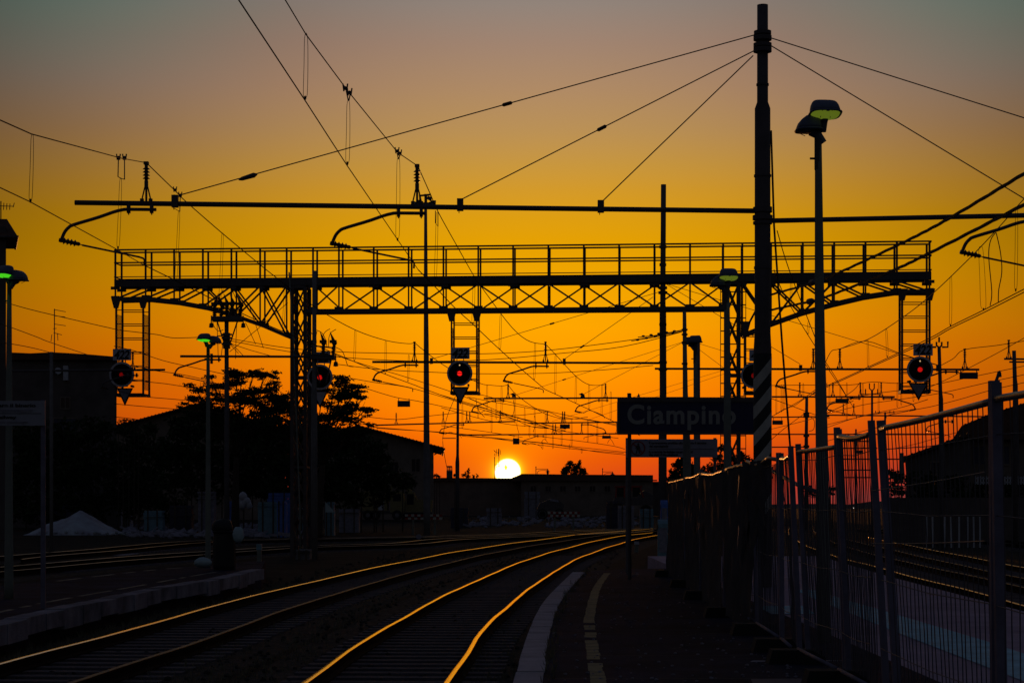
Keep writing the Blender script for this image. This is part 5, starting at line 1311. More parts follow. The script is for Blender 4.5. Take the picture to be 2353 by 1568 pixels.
# gabled shed and tiled house behind the trees
Yg = 190
def gable(name, label, xl, yl, xp, yp, xr_, yr, wl_, wr2, Y, dep, sk):
    root = thing(name, label, 'building', Vector((P((xl + xr_) / 2, 0, Y).x, Y, -.2)))
    fy = lambda x: (yl + (yp - yl) * (x - xl) / (xp - xl) if x < xp else yp + (yr - yp) * (x - xp) / (xr_ - xp)) + 2
    q = MB(); q.prism([Vector((P(wl_, 0, Y).x, Y, -.3)), Vector((P(wr2, 0, Y).x, Y, -.3)), P(wr2, fy(wr2), Y), P(xp, yp + 2, Y), P(wl_, fy(wl_), Y)], (dep * sk, dep, 0)); q.build('wall', 'wall', root)
    for u, v in ((P(xl, yl, Y - .8), P(xp + 1, yp, Y - .8)), (P(xp - 1, yp, Y - .8), P(xr_, yr, Y - .8))):
        rs = roof_slab(root, [u, v], dep + 2, .16, sk=sk); tiles(rs, u, v, dep + 2, .12, sk)
    return root
gs = gable('gabled_shed', 'low gabled shed with a tiled roof between left signal and trees', 236, 988, 452, 930, 668, 990, 250, 655, Yg, 24, -.16)
q = MB(); q.bar(P(399, 948, Yg - .5), P(399, 940, Yg - .5), .07); q.bar(P(399, 941, Yg - .5), P(416, 943, Yg - .5), .07); q.build('roof_rail', 'steel', gs)
gh = gable('tiled_house', 'house with a long tiled eave behind the floodlight column, left of the sun', 640, 1028, 822, 979, 1019, 1031, 662, 996, Yg, 24, -.045)
e = P(1019, 1032, Yg - .9); q = MB(); q.tube([e + Vector((-.1, 0, .05)), e + Vector((.15, 0, .05))], .1, 8); q.tube([e, e + Vector((-1.04, 26, 0))], .09, 6); q.build('gutter', 'steel', gh)
MB().bar(P(997, 1044, Yg - .4), P(1014, 1034, Yg - .4), .12).build('eave_strut', 'timber', gh)
for x, y in ((955, 1068), (905, 1075)): window(gh, x, y, 18, 28, Yg)
# low buildings on the horizon
Yh = 235; lb, a, b = house('low_building', 'low flat building under the sun with a slatted chimney', 985, 1200, Yh, 18, 1101, 'wall')
q = MB(); q.prism([P(x, y, Yh - .4) for x, y in ((983, 1099), (1010, 1096.5), (1128, 1097.5), (1178, 1097.5), (1201, 1091))] + [P(1201, 1104, Yh - .4), P(983, 1104, Yh - .4)], (0, 18.8, 0)); lr = q.build('roof', 'roof_flat', lb)
q = MB(); q.box(P(1025.5, 1098, Yh + 1), P(1039.5, 1080, Yh + 1.7))
for k in range(3): q.box(P(1026, 1079.2 - k * 3, Yh + 1), P(1039, 1077.8 - k * 3, Yh + 1.7))
for x in (1026, 1032, 1037.5): q.box(P(x, 1081, Yh + 1.1), P(x + 1.4, 1072, Yh + 1.6))
q.box(P(1026.5, 1071.5, Yh + 1), P(1038.5, 1069.5, Yh + 1.7)); q.build('chimney', 'wall2', lr)
wb, a, b = house('long_building', 'long flat-roofed building right of the sun with a dark parapet', 1197, 1500, Yh - 6, 22, 1100, 'wall')
q = MB(); q.prism([P(x, y, Yh - 6.4) for x, y in ((1176, 1096.5), (1198, 1087.5), (1240, 1088), (1325, 1089.2), (1500, 1090.5))] + [P(1500, 1104, Yh - 6.4), P(1176, 1104, Yh - 6.4)], (0, 22.8, 0)); q.build('roof', 'roof_flat', wb)
q = MB(); q.box(P(1500, 1104, Yh - 5), P(1508, 1101.5, Yh - 4)); q.build('rain_spout', 'steel', wb)
for x in range(1225, 1490, 34): window(wb, x, 1122, 12, 12, Yh - 6)
rb, a, b = house('low_annexe', 'lower annexe between the long building and the name sign posts', 1500, 1700, Yh + 4, 10, 1108, 'wall2')
q = MB(); q.box(P(1497, 1110, Yh + 3.6), P(1702, 1107, Yh + 14)); q.build('roof', 'roof_flat', rb)
antenna('spidery television antenna above the sun', 1146, 1030, 1097, Yh + 3, [[((1135, 1036), (1147, 1041)), ((1137, 1040), (1135, 1047)), ((1141, 1031), (1139, 1048)), ((1145, 1030), (1144, 1047)), ((1149, 1033), (1150, 1044)), ((1134, 1033), (1139, 1038))]])
def bracket_lamp(label, x, ytop, ybot, xarm_, yarm, Y, lit=False):  # lit: lantern and glass emit yellow, standing in for sun bloom
    root = thing('bracket_street_lamp', label, 'street lamp', P(x, ybot, Y), 'old-style bracket lamps behind the long building')
    b_ = P(x, ybot, Y); b_.z = -.4; q = MB().tube([b_, P(x, ytop, Y)], .045, 8); q.ball(P(x, ytop, Y), .075, 8); q.build('post', 'steel', root)
    q = MB(); q.tube([P(x, yarm, Y), P(xarm_, yarm, Y)], .03, 6); q.tube(smooth_path([P(x + 2, yarm + 14, Y), P(x + 4, yarm + 7, Y), P(x + 9, yarm + 3.5, Y), P(xarm_, yarm + 2.6, Y)], 4), .03, 6); q.build('arm', 'steel', root)
    l = P(xarm_ - 1, yarm + 4, Y); q = MB(); q.lathe(l + Vector((0, 0, .25)), (0, 0, -1), [(0, .03), (.15, .05), (.18, .11), (.3, .14), (.34, .25), (.38, .33), (.40, .12)], 12); hd = q.build('lantern', 'bloom_lantern' if lit else 'steel', root)
    MB().lathe(l + Vector((0, 0, -.15)), (0, 0, -1), [(0, .12), (.12, .15), (.25, .09), (.28, .02)], 12).build('lantern_glass', 'bloom_lantern' if lit else 'off_lamp', hd)
bracket_lamp('bracket lamp with hanging lantern right of the sun', 1231, 1072, 1100, 1259, 1076.5, Yh - 3)
bracket_lamp('bracket lamp farther right, its lantern below the roofline', 1384, 1076, 1100, 1408, 1083, Yh - 3)
bracket_lamp('bracket lamp at the left edge of the sun, its lantern glowing with added sun bloom', 1136, 1050, 1100, 1163, 1066.5, Yh + 6, True)
# houses at right
rh = thing('tiled_house', 'large dark house with tiled roof behind the right-hand fence panel', 'building', Vector((P(2330, 0, 105).x, 105, -.2)))
MB().prism([Vector((P(2214, 0, 105).x, 105, -.3)), Vector((P(2560, 0, 105).x, 105, -.3)), P(2560, 992, 105), P(2214, 992, 105)], (2.9, 12, 0)).build('wall', 'wall', rh)
q = MB(); rp = [(2189, 1009), (2193, 1000), (2209, 977), (2271, 951), (2352, 925), (2440, 905), (2620, 960), (2620, 1009)]
q.prism([P(x, y, 104.4) for x, y in rp], (3.0, 13, 0)); rr = q.build('roof', 'roof', rh)
for u, v in (((2209, 977), (2271, 951)), ((2271, 951), (2352, 925)), ((2352, 925), (2440, 905))): tiles(rr, P(*u, 104.4), P(*v, 104.4), 13, -.05, .23)
for x in (2250, 2305): window(rh, x, 1045, 26, 40, 105, 'shutter')
sh = thing('lean_to_shed', 'lower shed with a single sloping roof left of the tiled house', 'building', Vector((P(2140, 0, 100).x, 100, -.2)))
q = MB(); q.prism([Vector((P(2083, 0, 100).x, 100, -.3)), Vector((P(2230, 0, 100).x, 100, -.3)), P(2230, 1004, 100), P(2083, 1057, 100)], (1.9, 9, 0)); q.build('wall', 'wall2', sh)
rs = roof_slab(sh, [P(2070, 1057, 99.5), P(2232, 998, 99.5)], 10, .14, sk=.2); tiles(rs, P(2070, 1057, 99.5), P(2232, 998, 99.5), 10, .1, .2)
MB().tube([P(2072, 1056, 99.4), P(2081, 1058, 99.4), P(2083, 1085, 99.4), Vector((P(2083, 0, 99.4).x, 99.4, -.2))], .05, 8).build('downpipe', 'steel', sh)
window(sh, 2150, 1075, 22, 26, 100)
q = MB(); q.box(P(2068, 1110, 98), P(2073, 1040, 98.3)); o = q.build('boundary_post', 'concrete', None, loc=P(2070, 1110, 98)); tag(o, 'thin post standing at the shed\'s left corner', 'post')
# picket railing and low wall by the right hedge
pr = thing('picket_railing', 'short white picket railing in front of the tiled house', 'railing', P(2230, 1112, 92))
q = MB()
for i in range(22): x = 2240 + i * 6.2; q.bar(P(x, 1112, 92), P(x, 1093 + (i % 2), 92), .05)
q.build('picket', 'white_metal', pr); MB().bar(P(2238, 1098, 92), P(2378, 1097, 92), .05).build('top_rail', 'white_metal', pr); MB().bar(P(2238, 1108, 92), P(2378, 1107, 92), .05).build('bottom_rail', 'white_metal', pr)
rw = MB(); rw.box((P(2036, 0, 90).x, 90, -.3), (P(2600, 0, 90).x, 90.4, P(0, 1172, 90).z + .6)); o = rw.build('retaining_wall', 'wall2', None, loc=Vector((P(2300, 0, 90).x, 90, -.3))); tag(o, 'low dark retaining wall along the far right track', 'wall')
for i, x in enumerate((2129, 2142, 2169, 2185, 2203, 2222, 2237, 2251)):
    q = MB(); q.bar(Vector((P(x, 0, 84).x, 84, -.2)), P(x + (i % 3 - 1), 1186, 84), .06); o = q.build('stake', 'white_metal', None, loc=Vector((P(x, 0, 84).x, 84, -.2)))
    tag(o, 'pale stake in the row before the right retaining wall, %s from its left end' % ('first', 'second', 'third', 'fourth', 'fifth', 'sixth', 'seventh', 'last')[i] if i < 7 else 'pale stake at the right end of the row before the retaining wall', 'stake', 'pale stakes before the retaining wall')
for i, (x, lab) in enumerate(((1960, 'tiny lit white lamp far away at right, leftmost of three'), (1986, 'tiny lit white lamp far away at right, middle of three'), (2003, 'tiny lit white lamp far away at right, rightmost of three'))):
    root = thing('distant_lamp', lab, 'street lamp', P(x, 1180, 620), 'three far lit lamps'); b_ = P(x, 1166, 620)
    MB().tube([Vector((b_.x, 620.4, b_.z - 6)), Vector((b_.x, 620.4, b_.z + .2))], .08, 6).build('post', 'steel', root); MB().ball(b_, .17, 8).build('bulb', 'spark', root)

# ================================================================== trees, bushes
def crown_cloud(q, clumps, Y, n, size, dy=1.6, flat=False):
    for (x, y, r) in clumps * (3 if flat else 1):
        c = P(x, y, Y); rr = px(r * (0.8 if flat else 1.12), Y); c.y += random.uniform(-dy, dy)
        if flat: c += Vector((random.gauss(0, .5), 0, random.gauss(0, .42))) * px(r, Y)
        sl = random.uniform(-.35, .25) if flat else 0
        m = int(8 * n * (rr * rr) / 0.12)
        nt_ = max(3, int(5 + rr * 7))
        tips = [c + Vector((random.gauss(0, 1), random.gauss(0, 1) * .8, random.gauss(0, 1) * .8)).normalized() * rr * random.uniform(.35, 1.12) for _ in range(nt_)]
        for _ in range(m):
            if random.random() < 0.6:
                p = random.choice(tips) + Vector((random.gauss(0, .20), random.gauss(0, .2), random.gauss(0, .13))) * (rr * .9 + .12)
                if flat: d = p - c; p = c + Vector((d.x * 1.5, d.y, d.z * .55 + d.x * sl))
            else:
                d = Vector((random.gauss(0, 1), random.gauss(0, 1), random.gauss(0, .85))).normalized() * rr * random.random() ** .6; p = c + (Vector((d.x * 1.5, d.y, d.z * .5 + d.x * sl)) if flat else d)
            q.leaf(p, size * random.uniform(.6, 1.5), .45)
def tree(name, label, x, Y, ybase_z, clumps, trunk, n=26, size=.17, group='trees around the yard', cat='tree', dy=1.6, flat=False):
    root = thing(name, label, cat, Vector((P(x, 0, Y).x, Y, ybase_z)), group)
    q = MB()
    b0 = Vector((P(x, 0, Y).x, Y, ybase_z)); top = P(trunk[0], trunk[1], Y); fork = b0.lerp(top, .55)
    q.tube(smooth_path([b0, b0.lerp(fork, .5) + Vector((random.uniform(-.15, .15), 0, 0)), fork], 4), [.26 - .015 * i for i in range(9)], 8)
    for (cx_, cy_, r) in clumps:
        c = P(cx_, cy_, Y); mid = fork.lerp(c, .5) + Vector((random.uniform(-.3, .3), random.uniform(-.6, .6), random.uniform(0, .3)))
        q.tube(smooth_path([fork, mid, c], 3), [.06 - .007 * i for i in range(7)], 5)
        for _ in range(3): q.tube([mid.lerp(c, .6), c + Vector((random.gauss(0, 1), random.gauss(0, 1), random.gauss(0, .7))) * px(r, Y) * .7], [.02, .008], 4)
    q.build('trunk', 'bark', root, smooth=True)
    q = MB(); crown_cloud(q, clumps, Y, n, size, dy, flat); q.build('crown', 'leaf', root)
    return root
tree('broadleaf_tree', 'bigger broadleaf tree with airy upper crown, behind the switchgear mast', 540, 108, -.2,
     [(446, 886, 13), (436, 913, 15), (424, 935, 11), (470, 906, 17), (500, 884, 17), (486, 872, 9), (538, 862, 18), (556, 853, 13), (582, 862, 15), (606, 862, 16), (628, 862, 11), (632, 880, 11), (560, 892, 26), (600, 905, 24), (520, 916, 26), (462, 933, 18), (640, 912, 18), (575, 930, 30), (500, 945, 25), (625, 940, 26), (655, 925, 22), (450, 955, 22), (600, 965, 30), (540, 965, 30)], (545, 900), n=27, size=.15, flat=True)
tree('broadleaf_tree', 'smaller broadleaf tree with feathery right edge, behind the white-triangle signal', 730, 104, -.2,
     [(770, 880, 18), (795, 876, 15), (818, 892, 15), (832, 915, 13), (842, 938, 13), (846, 950, 8), (786, 908, 24), (758, 922, 22), (806, 944, 20), (742, 896, 17), (704, 905, 16), (664, 925, 22), (690, 950, 28), (770, 955, 28), (858, 974, 9), (838, 985, 13), (800, 982, 24), (740, 975, 30), (700, 985, 30), (650, 965, 26)], (750, 930), n=27, size=.15, flat=True)
def bush(name, label, clumps, Y, x, n=22, size=.2, group='bushes along the yard', dy=1.2):
    root = thing(name, label, 'bush', Vector((P(x, 0, Y).x, Y, -.2)), group)
    q = MB()
    for (cx_, cy_, r) in clumps: q.tube([Vector((P(cx_, 0, Y).x, Y, -.2)), P(cx_, cy_, Y)], [.05, .02], 5)
    q.build('stem', 'bark', root); q = MB(); crown_cloud(q, clumps, Y, n, size, dy); q.build('foliage', 'leaf', root); return root
bush('dense_bush', 'long dense dark bush under the bigger tree', [(430, 985, 34), (480, 985, 40), (540, 985, 44), (600, 985, 44), (440, 1045, 44), (510, 1050, 48), (580, 1050, 48), (640, 1000, 40), (640, 1060, 46), (560, 1110, 44), (470, 1110, 44), (630, 1120, 40), (400, 1100, 40), (390, 1040, 36)], 124, 530, 7, .34)
bush('dense_bush', 'dense dark bush mass under the smaller tree', [(700, 1000, 40), (760, 1010, 44), (820, 1015, 36), (700, 1070, 46), (770, 1075, 46), (830, 1070, 40), (860, 1030, 24), (880, 1080, 36), (720, 1130, 44), (800, 1130, 42), (865, 1125, 34), (925, 1105, 30), (660, 1070, 46), (665, 1125, 44), (690, 1010, 36)], 122, 780, 7, .34)
bush('dark_hedge', 'dark bushes in front of the dark flat-roofed building at left', [(60, 1010, 50), (140, 1020, 52), (220, 1000, 44), (60, 1090, 56), (150, 1100, 56), (240, 1080, 52), (320, 1030, 44), (320, 1100, 52), (20, 1150, 46), (110, 1165, 46), (200, 1160, 46), (290, 1150, 44), (370, 1150, 40), (290, 990, 20), (340, 985, 16)], 132, 180, 6, .36)
bush('weedy_shrub', 'thin weedy shrub on the roof edge beside the left triangle sign', [(272, 972, 7), (283, 968, 8), (296, 968, 8), (308, 966, 6), (318, 972, 5)], 128, 295, 14, .14, dy=.4)
tree('conifer', 'ragged twin-topped conifer on the horizon right of the sun', 1318, 262, -.3,
     [(1311, 1059, 3), (1309, 1064, 5), (1305, 1071, 7), (1300, 1078, 9), (1297, 1085, 9), (1314, 1066, 5), (1319, 1076, 8), (1331, 1060, 3), (1329, 1066, 5), (1328, 1073, 7), (1338, 1080, 7), (1320, 1085, 9), (1343, 1087, 5), (1335, 1086, 8)], (1318, 1062), 9, .34, dy=.5)
bush('roof_shrub', 'spiky shrub right of the lone far mast on the horizon', [(1065, 1090, 5), (1075, 1085, 4), (1076, 1077, 3), (1074, 1092, 6), (1088, 1093, 3.5), (1096, 1094, 3)], 238, 1076, 14, .22, dy=.3)
bush('roof_shrub', 'low scrub on the horizon beside the gabled building', [(998, 1093, 4), (1003, 1091, 5), (1010, 1095, 3), (1044, 1091, 4)], 232, 1004, 14, .22, dy=.3)
tree('small_tree', 'dark rounded tree between the warning sign post and the fence end', 1570, 150, -.2, [(1560, 1072, 14), (1545, 1085, 10), (1552, 1096, 15), (1572, 1060, 12), (1580, 1080, 20), (1540, 1100, 9), (1565, 1105, 18), (1600, 1085, 20), (1625, 1090, 18)], (1572, 1080), 14, .28, dy=1.0)
tree('small_tree', 'dark small tree behind the lamp post right of the warning sign', 1660, 140, -.2, [(1655, 1030, 10), (1650, 1050, 12), (1660, 1068, 16), (1685, 1058, 13), (1700, 1045, 10), (1716, 1052, 9), (1705, 1072, 16), (1730, 1065, 12), (1640, 1075, 12)], (1665, 1045), 14, .25, dy=1.0)
bush('scrub', 'small scrub low behind the grey lamp post', [(1855, 1122, 9), (1862, 1130, 10), (1905, 1128, 10), (1912, 1120, 7), (1880, 1132, 12)], 140, 1880, 14, .2, dy=.6)
bush('dark_hedge', 'long dark hedge right of the double fence post with spiky top', [(2046, 1090, 10), (2056, 1086, 9), (2070, 1092, 12), (2090, 1098, 16), (2120, 1100, 20), (2160, 1104, 22), (2200, 1106, 24), (2250, 1120, 24), (2300, 1124, 26), (2350, 1124, 26), (2060, 1120, 24), (2110, 1130, 26), (2160, 1135, 26), (2210, 1140, 26), (2260, 1146, 24), (2320, 1150, 24), (2370, 1150, 24)], 94, 2200, 8, .26)

# ================================================================== yard clutter
def solid(name, label, cat, build, m, loc, group=None, smooth=False):
    q = MB(); build(q); o = q.build(name, m, None, loc=loc, smooth=smooth); return tag(o, label, cat, group)
# sand heap
Ys = 115; q = MB(); out = [(82, 1224), (95, 1214), (108, 1207), (120, 1199), (150, 1192), (170, 1182), (186, 1174), (195, 1176), (215, 1190), (240, 1206), (268, 1222), (275, 1225)]
fine = smooth_path([Vector((x, y, 0)) for x, y in out], 5); nn = len(fine); NJ = 22
def lump(x, y): return math.sin(x * 1.9 + y * 2.3) * .5 + math.sin(x * 4.1 - y * 3.7) * .3 + math.sin(x * 7.7 + y * 8.9) * .2
for j in range(NJ + 1):
    f = j / NJ
    for i, g in enumerate(fine):
        prof_ = math.sin(math.pi * f) ** .8
        p = P(g.x, 1226 + (g.y - 1226) * prof_, Ys); p.y = Ys - 3.2 + 6.4 * f; w_ = .10 * prof_ * math.sin(math.pi * i / (nn - 1)); p += Vector((lump(p.x + 3, p.y) * w_ * .5, lump(p.y, p.x) * w_, lump(p.x, p.y) * w_ + random.uniform(-.02, .02) * prof_))
        p.z = max(p.z, -.25) if prof_ > .02 else -.25; q.v.append(p)
for j in range(NJ):
    for i in range(nn - 1): a = j * nn + i; q.f.append((a, a + 1, a + nn + 1, a + nn))
for _ in range(90): x = random.uniform(85, 300); q.ball(P(x, 1224 + random.uniform(-3, 5), Ys - 3), random.uniform(.03, .14), 5, (1, 1, .7), .3)
o = q.build('sand_heap', 'sand', None, loc=Vector((P(180, 0, Ys).x, Ys, -.25)), smooth=True); tag(o, 'pale heap of sand with one sharp peak, at left behind the yard tracks', 'sand heap')
ws = MB()
for x, y, r in ((548, 1150, 9), (558, 1140, 10), (566, 1152, 10), (556, 1158, 11), (572, 1160, 8)): ws.ball(P(x, y, 114), px(r, 114), 9, (1, .8, 1.1), .15)
o = ws.build('sack_pile', 'white_metal', None, loc=P(558, 1170, 114), smooth=True); tag(o, 'pale pile of filled sacks between the thin switchgear mast and the blue panel', 'sack pile')
# bin and bags on the left platform
bn = thing('rubbish_bin', 'black overfull rubbish bin next to the green-glowing lamp post', 'bin', Vector((P(515, 0, 46).x, 46, .25)))
MB().lathe(Vector((P(515, 0, 46).x, 46, .25)), (0, 0, 1), [(0, .24), (.1, .27), (.6, .27), (.85, .25), (.9, .28), (.93, .22)], 14).build('body', 'black_bag', bn)
q = MB(); q.ball(Vector((P(512, 0, 46).x, 46, 1.25)), .25, 12, (1, 1, .8), .12); q.build('black_sack', 'black_bag', bn, smooth=True)
solid('plastic_bag', 'white plastic bag hanging on the right side of the black bin', 'bag', lambda q: q.ball(P(547, 1228, 45.7), .15, 12, (.9, .8, 1.25), .12), 'bag', P(547, 1240, 45.7), 'white plastic bags by the bin', True)
solid('plastic_bag', 'white plastic bag lying at the foot of the green-glowing lamp post', 'bag', lambda q: q.ball(P(467, 1291, 45), .17, 12, (1.25, .9, .7), .12), 'bag', P(467, 1296, 45), 'white plastic bags by the bin', True)
bo = thing('marker_post', 'short pale marker post at the end of the left platform', 'post', Vector((P(595, 0, 52).x, 52, -.2)))
MB().box(P(590, 1295, 52), P(601, 1262, 52.12)).build('shaft', 'lamp_pole', bo); MB().box(P(589, 1262, 51.99), P(602, 1249, 52.13)).build('head', 'teal_box', bo)
kp = thing('marker_post', 'small white-topped marker post beside the track near the warning sign', 'post', Vector((P(1462, 0, 72).x, 72, -.2)))
MB().box(P(1458, 1268, 72), P(1466, 1250, 72.12)).build('shaft', 'lamp_pole', kp); MB().box(P(1457, 1250, 71.98), P(1467.5, 1243, 72.14)).build('head', 'white_metal', kp)
for (x, y, w, h, Y, m, lab) in ((1523, 1226, 22, 40, 66, 'teal_box', 'rounded pale cabinet at the far fence end'), (1526, 1180, 16, 38, 70, 'blue_box', 'upright blue-grey cabinet behind the rounded one')):
    root = thing('trackside_cabinet', lab, 'cabinet', Vector((P(x, 0, Y).x, Y, -.2)), 'trackside cabinets at the fence end'); c0 = P(x - w / 2, y + h / 2, Y); c1 = P(x + w / 2, y - h / 2, Y)
    MB().box((c0.x, Y, -.2), (c1.x, Y + .4, c1.z)).build('body', m, root); MB().tube([Vector((c0.x, Y + .2, c1.z)), Vector((c1.x, Y + .2, c1.z))], .2, 10).build('lid', m, root); MB().box((c0.x + .03, Y - .02, .1), (c1.x - .03, Y - .001, c1.z - .08)).build('door', 'grey_box', root)
# dwarf signal discs
for x, y, Y, lab in ((962, 1232, 92, 'small round dwarf signal between the yard tracks'),):
    root = thing('dwarf_signal', lab, 'signal', Vector((P(x, 0, Y).x, Y, -.2))); MB().disc(P(x, y, Y), (0, -1, 0), px(6, Y), .04, 18).build('disc', 'grey_box', root); MB().bar(Vector((P(x, 0, Y).x, Y + .06, -.2)), P(x, y, Y) + Vector((0, .06, 0)), .06).build('post', 'steel', root)
def barrier(label, x0, x1, y, Y, ybase):
    root = thing('striped_barrier', label, 'barrier', Vector((P((x0 + x1) / 2, 0, Y).x, Y, -.2)), 'striped barrier boards at the siding ends')
    n = 12; w = (x1 - x0) / n
    for m, k0 in (('stripe_white', 0), ('red_paint', 1)):
        q = MB()
        for i in range(k0, n, 2):
            for yo in (0, 7): xx = x0 + i * w + (w if yo else 0) * (1 if k0 == 0 else -1); q.box(P(xx, y + yo + 2.5, Y), P(xx + w, y + yo - 2.5, Y + .05))
        q.build('board_' + ('white' if k0 == 0 else 'red'), m, root)
    for x in (x0 + (x1 - x0) * .22, x0 + (x1 - x0) * .8): MB().bar(Vector((P(x, 0, Y).x, Y + .1, -.2)), P(x, y - 3, Y) + Vector((0, .1, 0)), .12).build('leg', 'lamp_pole', root)
barrier('red and white barrier board on two legs, left one below the floodlight column', 930, 1016, 1183, 113, 1230); barrier('red and white barrier board on two legs, right one below the sun', 1258, 1332, 1177, 119, 1225)
# truck
Yv = 175; tk = thing('parked_truck', 'dark parked lorry with boxy body and lighter cab behind the yard', 'truck', Vector((P(880, 0, Yv).x, Yv, -.2)))
MB().box(P(832, 1172, Yv), P(893, 1128, Yv + 2.2)).build('cargo_body', 'yellow_plant', tk)
q = MB(); q.prism([P(x, y, Yv) for x, y in ((896, 1176), (928, 1176), (929, 1152), (924, 1128), (897, 1127))], (0, 2.1, 0)); cb = q.build('cab', 'yellow_plant', tk)
MB().box(P(903, 1150, Yv - .03), P(921, 1134, Yv - .005)).build('window', 'glass', cb)
MB().box(P(829, 1180, Yv + .2), P(930, 1173, Yv + 2)).build('chassis', 'steel', tk)
for x in (845, 862, 912): q = MB(); q.disc(P(x, 1184, Yv) + Vector((0, -.05, .06)), (0, 1, 0), .45, .3, 20); wh = q.build('wheel', 'rubber', tk); MB().disc(P(x, 1184, Yv) + Vector((0, -.09, .06)), (0, 1, 0), .2, .05, 14).build('rim', 'galv', wh)
MB().box(P(869, 1171, Yv - .06), P(882, 1150, Yv - .02)).build('white_panel', 'white_metal', tk)
# excavator
Ye = 176; ex = thing('excavator', 'dark excavator with raised folded boom in front of the gabled building', 'excavator', Vector((P(955, 0, Ye).x, Ye, -.2)))
q = MB(); q.prism([P(x, y, Ye) for x, y in ((925, 1192), (990, 1192), (996, 1184), (990, 1176), (925, 1176), (919, 1184))], (0, .6, 0)); q.prism([P(x, y, Ye + 2) for x, y in ((925, 1192), (990, 1192), (996, 1184), (990, 1176), (925, 1176), (919, 1184))], (0, .6, 0)); q.build('crawler', 'rubber', ex)
q = MB(); q.prism([P(x, y, Ye + .2) for x, y in ((938, 1175), (990, 1175), (992, 1148), (962, 1146), (938, 1156))], (0, 2.2, 0)); q.build('house', 'yellow_plant', ex)
q = MB(); q.prism([P(x, y, Ye + .1) for x, y in ((932, 1175), (952, 1175), (952, 1130), (938, 1130), (931, 1150))], (0, 1.1, 0)); c_ = q.build('cab', 'yellow_plant', ex); MB().box(P(935, 1158, Ye + .06), P(950, 1134, Ye + .09)).build('window', 'glass', c_)
q = MB(); q.bar(P(956, 1150, Ye + 1), P(925, 1103, Ye + 1), .38, .3); q.bar(P(925, 1103, Ye + 1), P(908, 1108, Ye + 1), .34, .3); q.build('boom', 'yellow_plant', ex)
q = MB(); q.bar(P(912, 1098, Ye + 1), P(893, 1130, Ye + 1), .28, .25); q.build('stick', 'yellow_plant', ex); q = MB(); q.prism([P(x, y, Ye + .6) for x, y in ((886, 1128), (898, 1130), (899, 1144), (890, 1150), (884, 1140))], (0, .8, 0)); q.build('bucket', 'steel', ex)
# wheel loader and van at right
ld = thing('wheel_loader', 'small dark machine with pale sloping bonnet behind the right barrier', 'loader', Vector((P(1265, 0, 186).x, 186, -.2)))
q = MB(); q.prism([P(x, y, 186) for x, y in ((1232, 1172), (1292, 1172), (1296, 1160), (1284, 1148), (1262, 1146), (1240, 1156))], (0, 2, 0)); q.build('body', 'steel', ld); q = MB(); q.prism([P(x, y, 185.9) for x, y in ((1262, 1150), (1284, 1153), (1282, 1148), (1264, 1145))], (0, 2.1, 0)); q.build('bonnet', 'grey_box', ld)
for x in (1246, 1284): q = MB(); q.disc(P(x, 1180, 185.8), (0, 1, 0), .5, .3, 20); w_ = q.build('wheel', 'rubber', ld); MB().ring(P(x, 1180, 185.75), (0, -1, 0), .3, .36, .04, 20).build('rim', 'galv', w_)
vn = thing('tractor', 'dark tractor-like machine with glazed cab left of the name sign post', 'tractor', Vector((P(1450, 0, 205).x, 205, -.2)))
q = MB(); q.prism([P(x, y, 205) for x, y in ((1408, 1160), (1500, 1160), (1502, 1138), (1480, 1126), (1460, 1142), (1412, 1142))], (0, 2, 0)); q.build('body', 'steel', vn)
q = MB()
for a, b in (((1414, 1142), (1416, 1118)), ((1434, 1142), (1434, 1118)), ((1446, 1142), (1452, 1117)), ((1478, 1142), (1470, 1117)), ((1412, 1118), (1474, 1117))): q.bar(P(*a, 205), P(*b, 205), .14)
q.bar(P(1412, 1117, 205.8), P(1474, 1116, 205.8), 1.7, .1, side=(0, 0, 1)); c_ = q.build('cab_frame', 'red_paint', vn)
for x0, x1 in ((1417, 1433), (1453, 1470)): MB().box(P(x0, 1141, 205.05), P(x1, 1119, 205.08)).build('window', 'off_lamp', c_)
for x in (1425, 1484): q = MB(); q.disc(P(x, 1172, 204.8), (0, 1, 0), .6, .35, 20); w_ = q.build('wheel', 'rubber', vn); MB().disc(P(x, 1172, 204.76), (0, 1, 0), .25, .05, 14).build('rim', 'galv', w_)
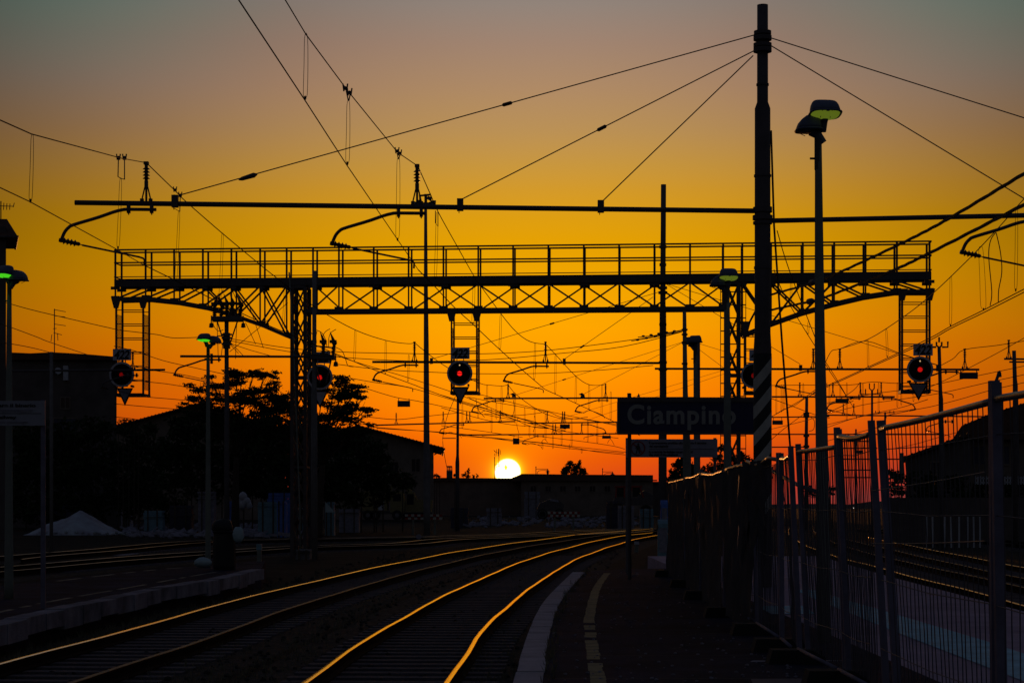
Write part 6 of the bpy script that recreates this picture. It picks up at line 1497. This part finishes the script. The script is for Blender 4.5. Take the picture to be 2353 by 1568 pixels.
# stacked boards, crates, tarps
box_items = [(615, 666, 1131, 1158, 112, 'blue_box', 'largest blue panel leaning behind the lattice leg'), (592, 640, 1152, 1172, 108, 'teal_box', 'teal crate in front of the blue panel'), (636, 656, 1150, 1166, 106, 'blue_box', 'stack of light blue sheets before the blue panel'),
  (120, 182, 1140, 1180, 140, 'shutter', 'dark blue container behind the sand heap'), (222, 278, 1140, 1162, 142, 'grey_box', 'grey stack of boards right of the sand heap'), (282, 300, 1150, 1168, 140, 'grey_box', 'small grey box next to the board stack'),
  (745, 766, 1152, 1176, 110, 'teal_box', 'teal box at the foot of the white-triangle signal post'), (1600, 1652, 1140, 1180, 190, 'grey_box', 'hidden grey block'), (1205, 1240, 1128, 1152, 200, 'grey_box', 'pale container right below the sun'),
  (1118, 1152, 1166, 1194, 150, 'grey_box', 'grey concrete block below and left of the sun'), (1420, 1456, 1160, 1186, 128, 'grey_box', 'stack of pale boards beside the right barrier'), (1394, 1430, 1150, 1166, 132, 'shutter', 'blue tarp-covered stack behind the pale boards'),
  (455, 492, 1128, 1150, 118, 'grey_box', 'grey board stack left of the green-glowing lamp post'), (390, 440, 1160, 1190, 120, 'shutter', 'dark flat stack among the rubble at left'), (330, 372, 1172, 1196, 118, 'teal_box', 'low teal stack right of the sand heap'),
  (670, 700, 1165, 1190, 112, 'teal_box', 'teal boards standing inside the lattice leg'), (780, 825, 1168, 1194, 120, 'grey_box', 'grey boards right of the cloth flap'), (1035, 1075, 1165, 1196, 140, 'shutter', 'dark crate left of the concrete block'), (1470, 1500, 1168, 1192, 130, 'teal_box', 'teal crate beside the pale boards'),
  (680, 712, 1262, 1276, 68, 'concrete', 'concrete footing block at the lattice leg'), (520, 540, 1150, 1188, 110, 'blue_box', 'narrow blue drum behind the black bin')]
for (x0, x1, y0, y1, Y, m, lab) in box_items:
    if lab == 'hidden grey block': continue
    root = thing('material_stack', lab, 'stack', Vector((P((x0 + x1) / 2, 0, Y).x, Y, -.2)), 'material stacked in the yard')
    n = random.choice((3, 4, 5)); h = (y1 - y0) / n
    q = MB()
    for k in range(n):
        j = random.uniform(-1.5, 1.5); zb_ = P(0, y1 - k * h, Y).z; zt_ = P(0, y1 - (k + 1) * h + .7, Y).z
        if k == 0: zb_ = -.2
        xa, xb = P(x0 + j, 0, Y).x, P(x1 + j, 0, Y).x; q.box((xa, Y + random.uniform(-.1, .1), zb_), (xb, Y + random.uniform(.8, 1.1), zt_))
    q.build('layer', m, root)
    q = MB()
    for f in (.25, .75): xx = P(x0 + (x1 - x0) * f, 0, Y).x; q.box((xx - .04, Y - .13, -.2), (xx + .04, Y - .105, P(0, y0, Y).z)); 
    q.build('strap', 'timber', root)
fl_ = thing('pennant', 'small bright blue pennant on a thin rod behind the black bin', 'flag', P(748, 1190, 100))
for i, (x, y, Y, m, lab) in enumerate(((592, 1163, 100, 'blue_box', 'small blue marker on a rod before the lattice leg'), (748, 1160, 100, 'bag', 'pale triangular cloth flap right of the signal post'))):
    pass
q = MB(); q.bar(P(746, 1215, 100), P(746, 1150, 100), .04); q.build('rod', 'steel', fl_); q = MB(); q.prism([P(747, 1152, 100), P(770, 1176, 100), P(747, 1176, 100)], (0, .02, 0)); q.build('cloth', 'bag', fl_)
fl_['label'] = 'pale triangular cloth flap on a rod right of the white-triangle signal post'
q = MB()
for _ in range(700):
    x = random.choice((random.uniform(290, 700), random.uniform(290, 700), random.uniform(1080, 1460))); y = random.uniform(1208, 1236) if x < 800 else random.uniform(1190, 1212); p = Gd(x, y, -.2); s_ = random.uniform(.08, .38)
    if random.random() < .5: q.ball(p + Vector((0, 0, s_ * .3)), s_, 6, (1, 1, .6), .25)
    else:
        a_ = random.uniform(0, 3); d = Vector((math.cos(a_), math.sin(a_), random.uniform(-.1, .4))) * s_ * 2; q.bar(p + Vector((0, 0, .1)), p + d + Vector((0, 0, .12)), random.uniform(.04, .2), random.uniform(.03, .1))
o = q.build('rubble', 'grey_box'); tag(o, 'mixed building rubble and offcuts lying across the yard', 'rubble', kind='stuff')
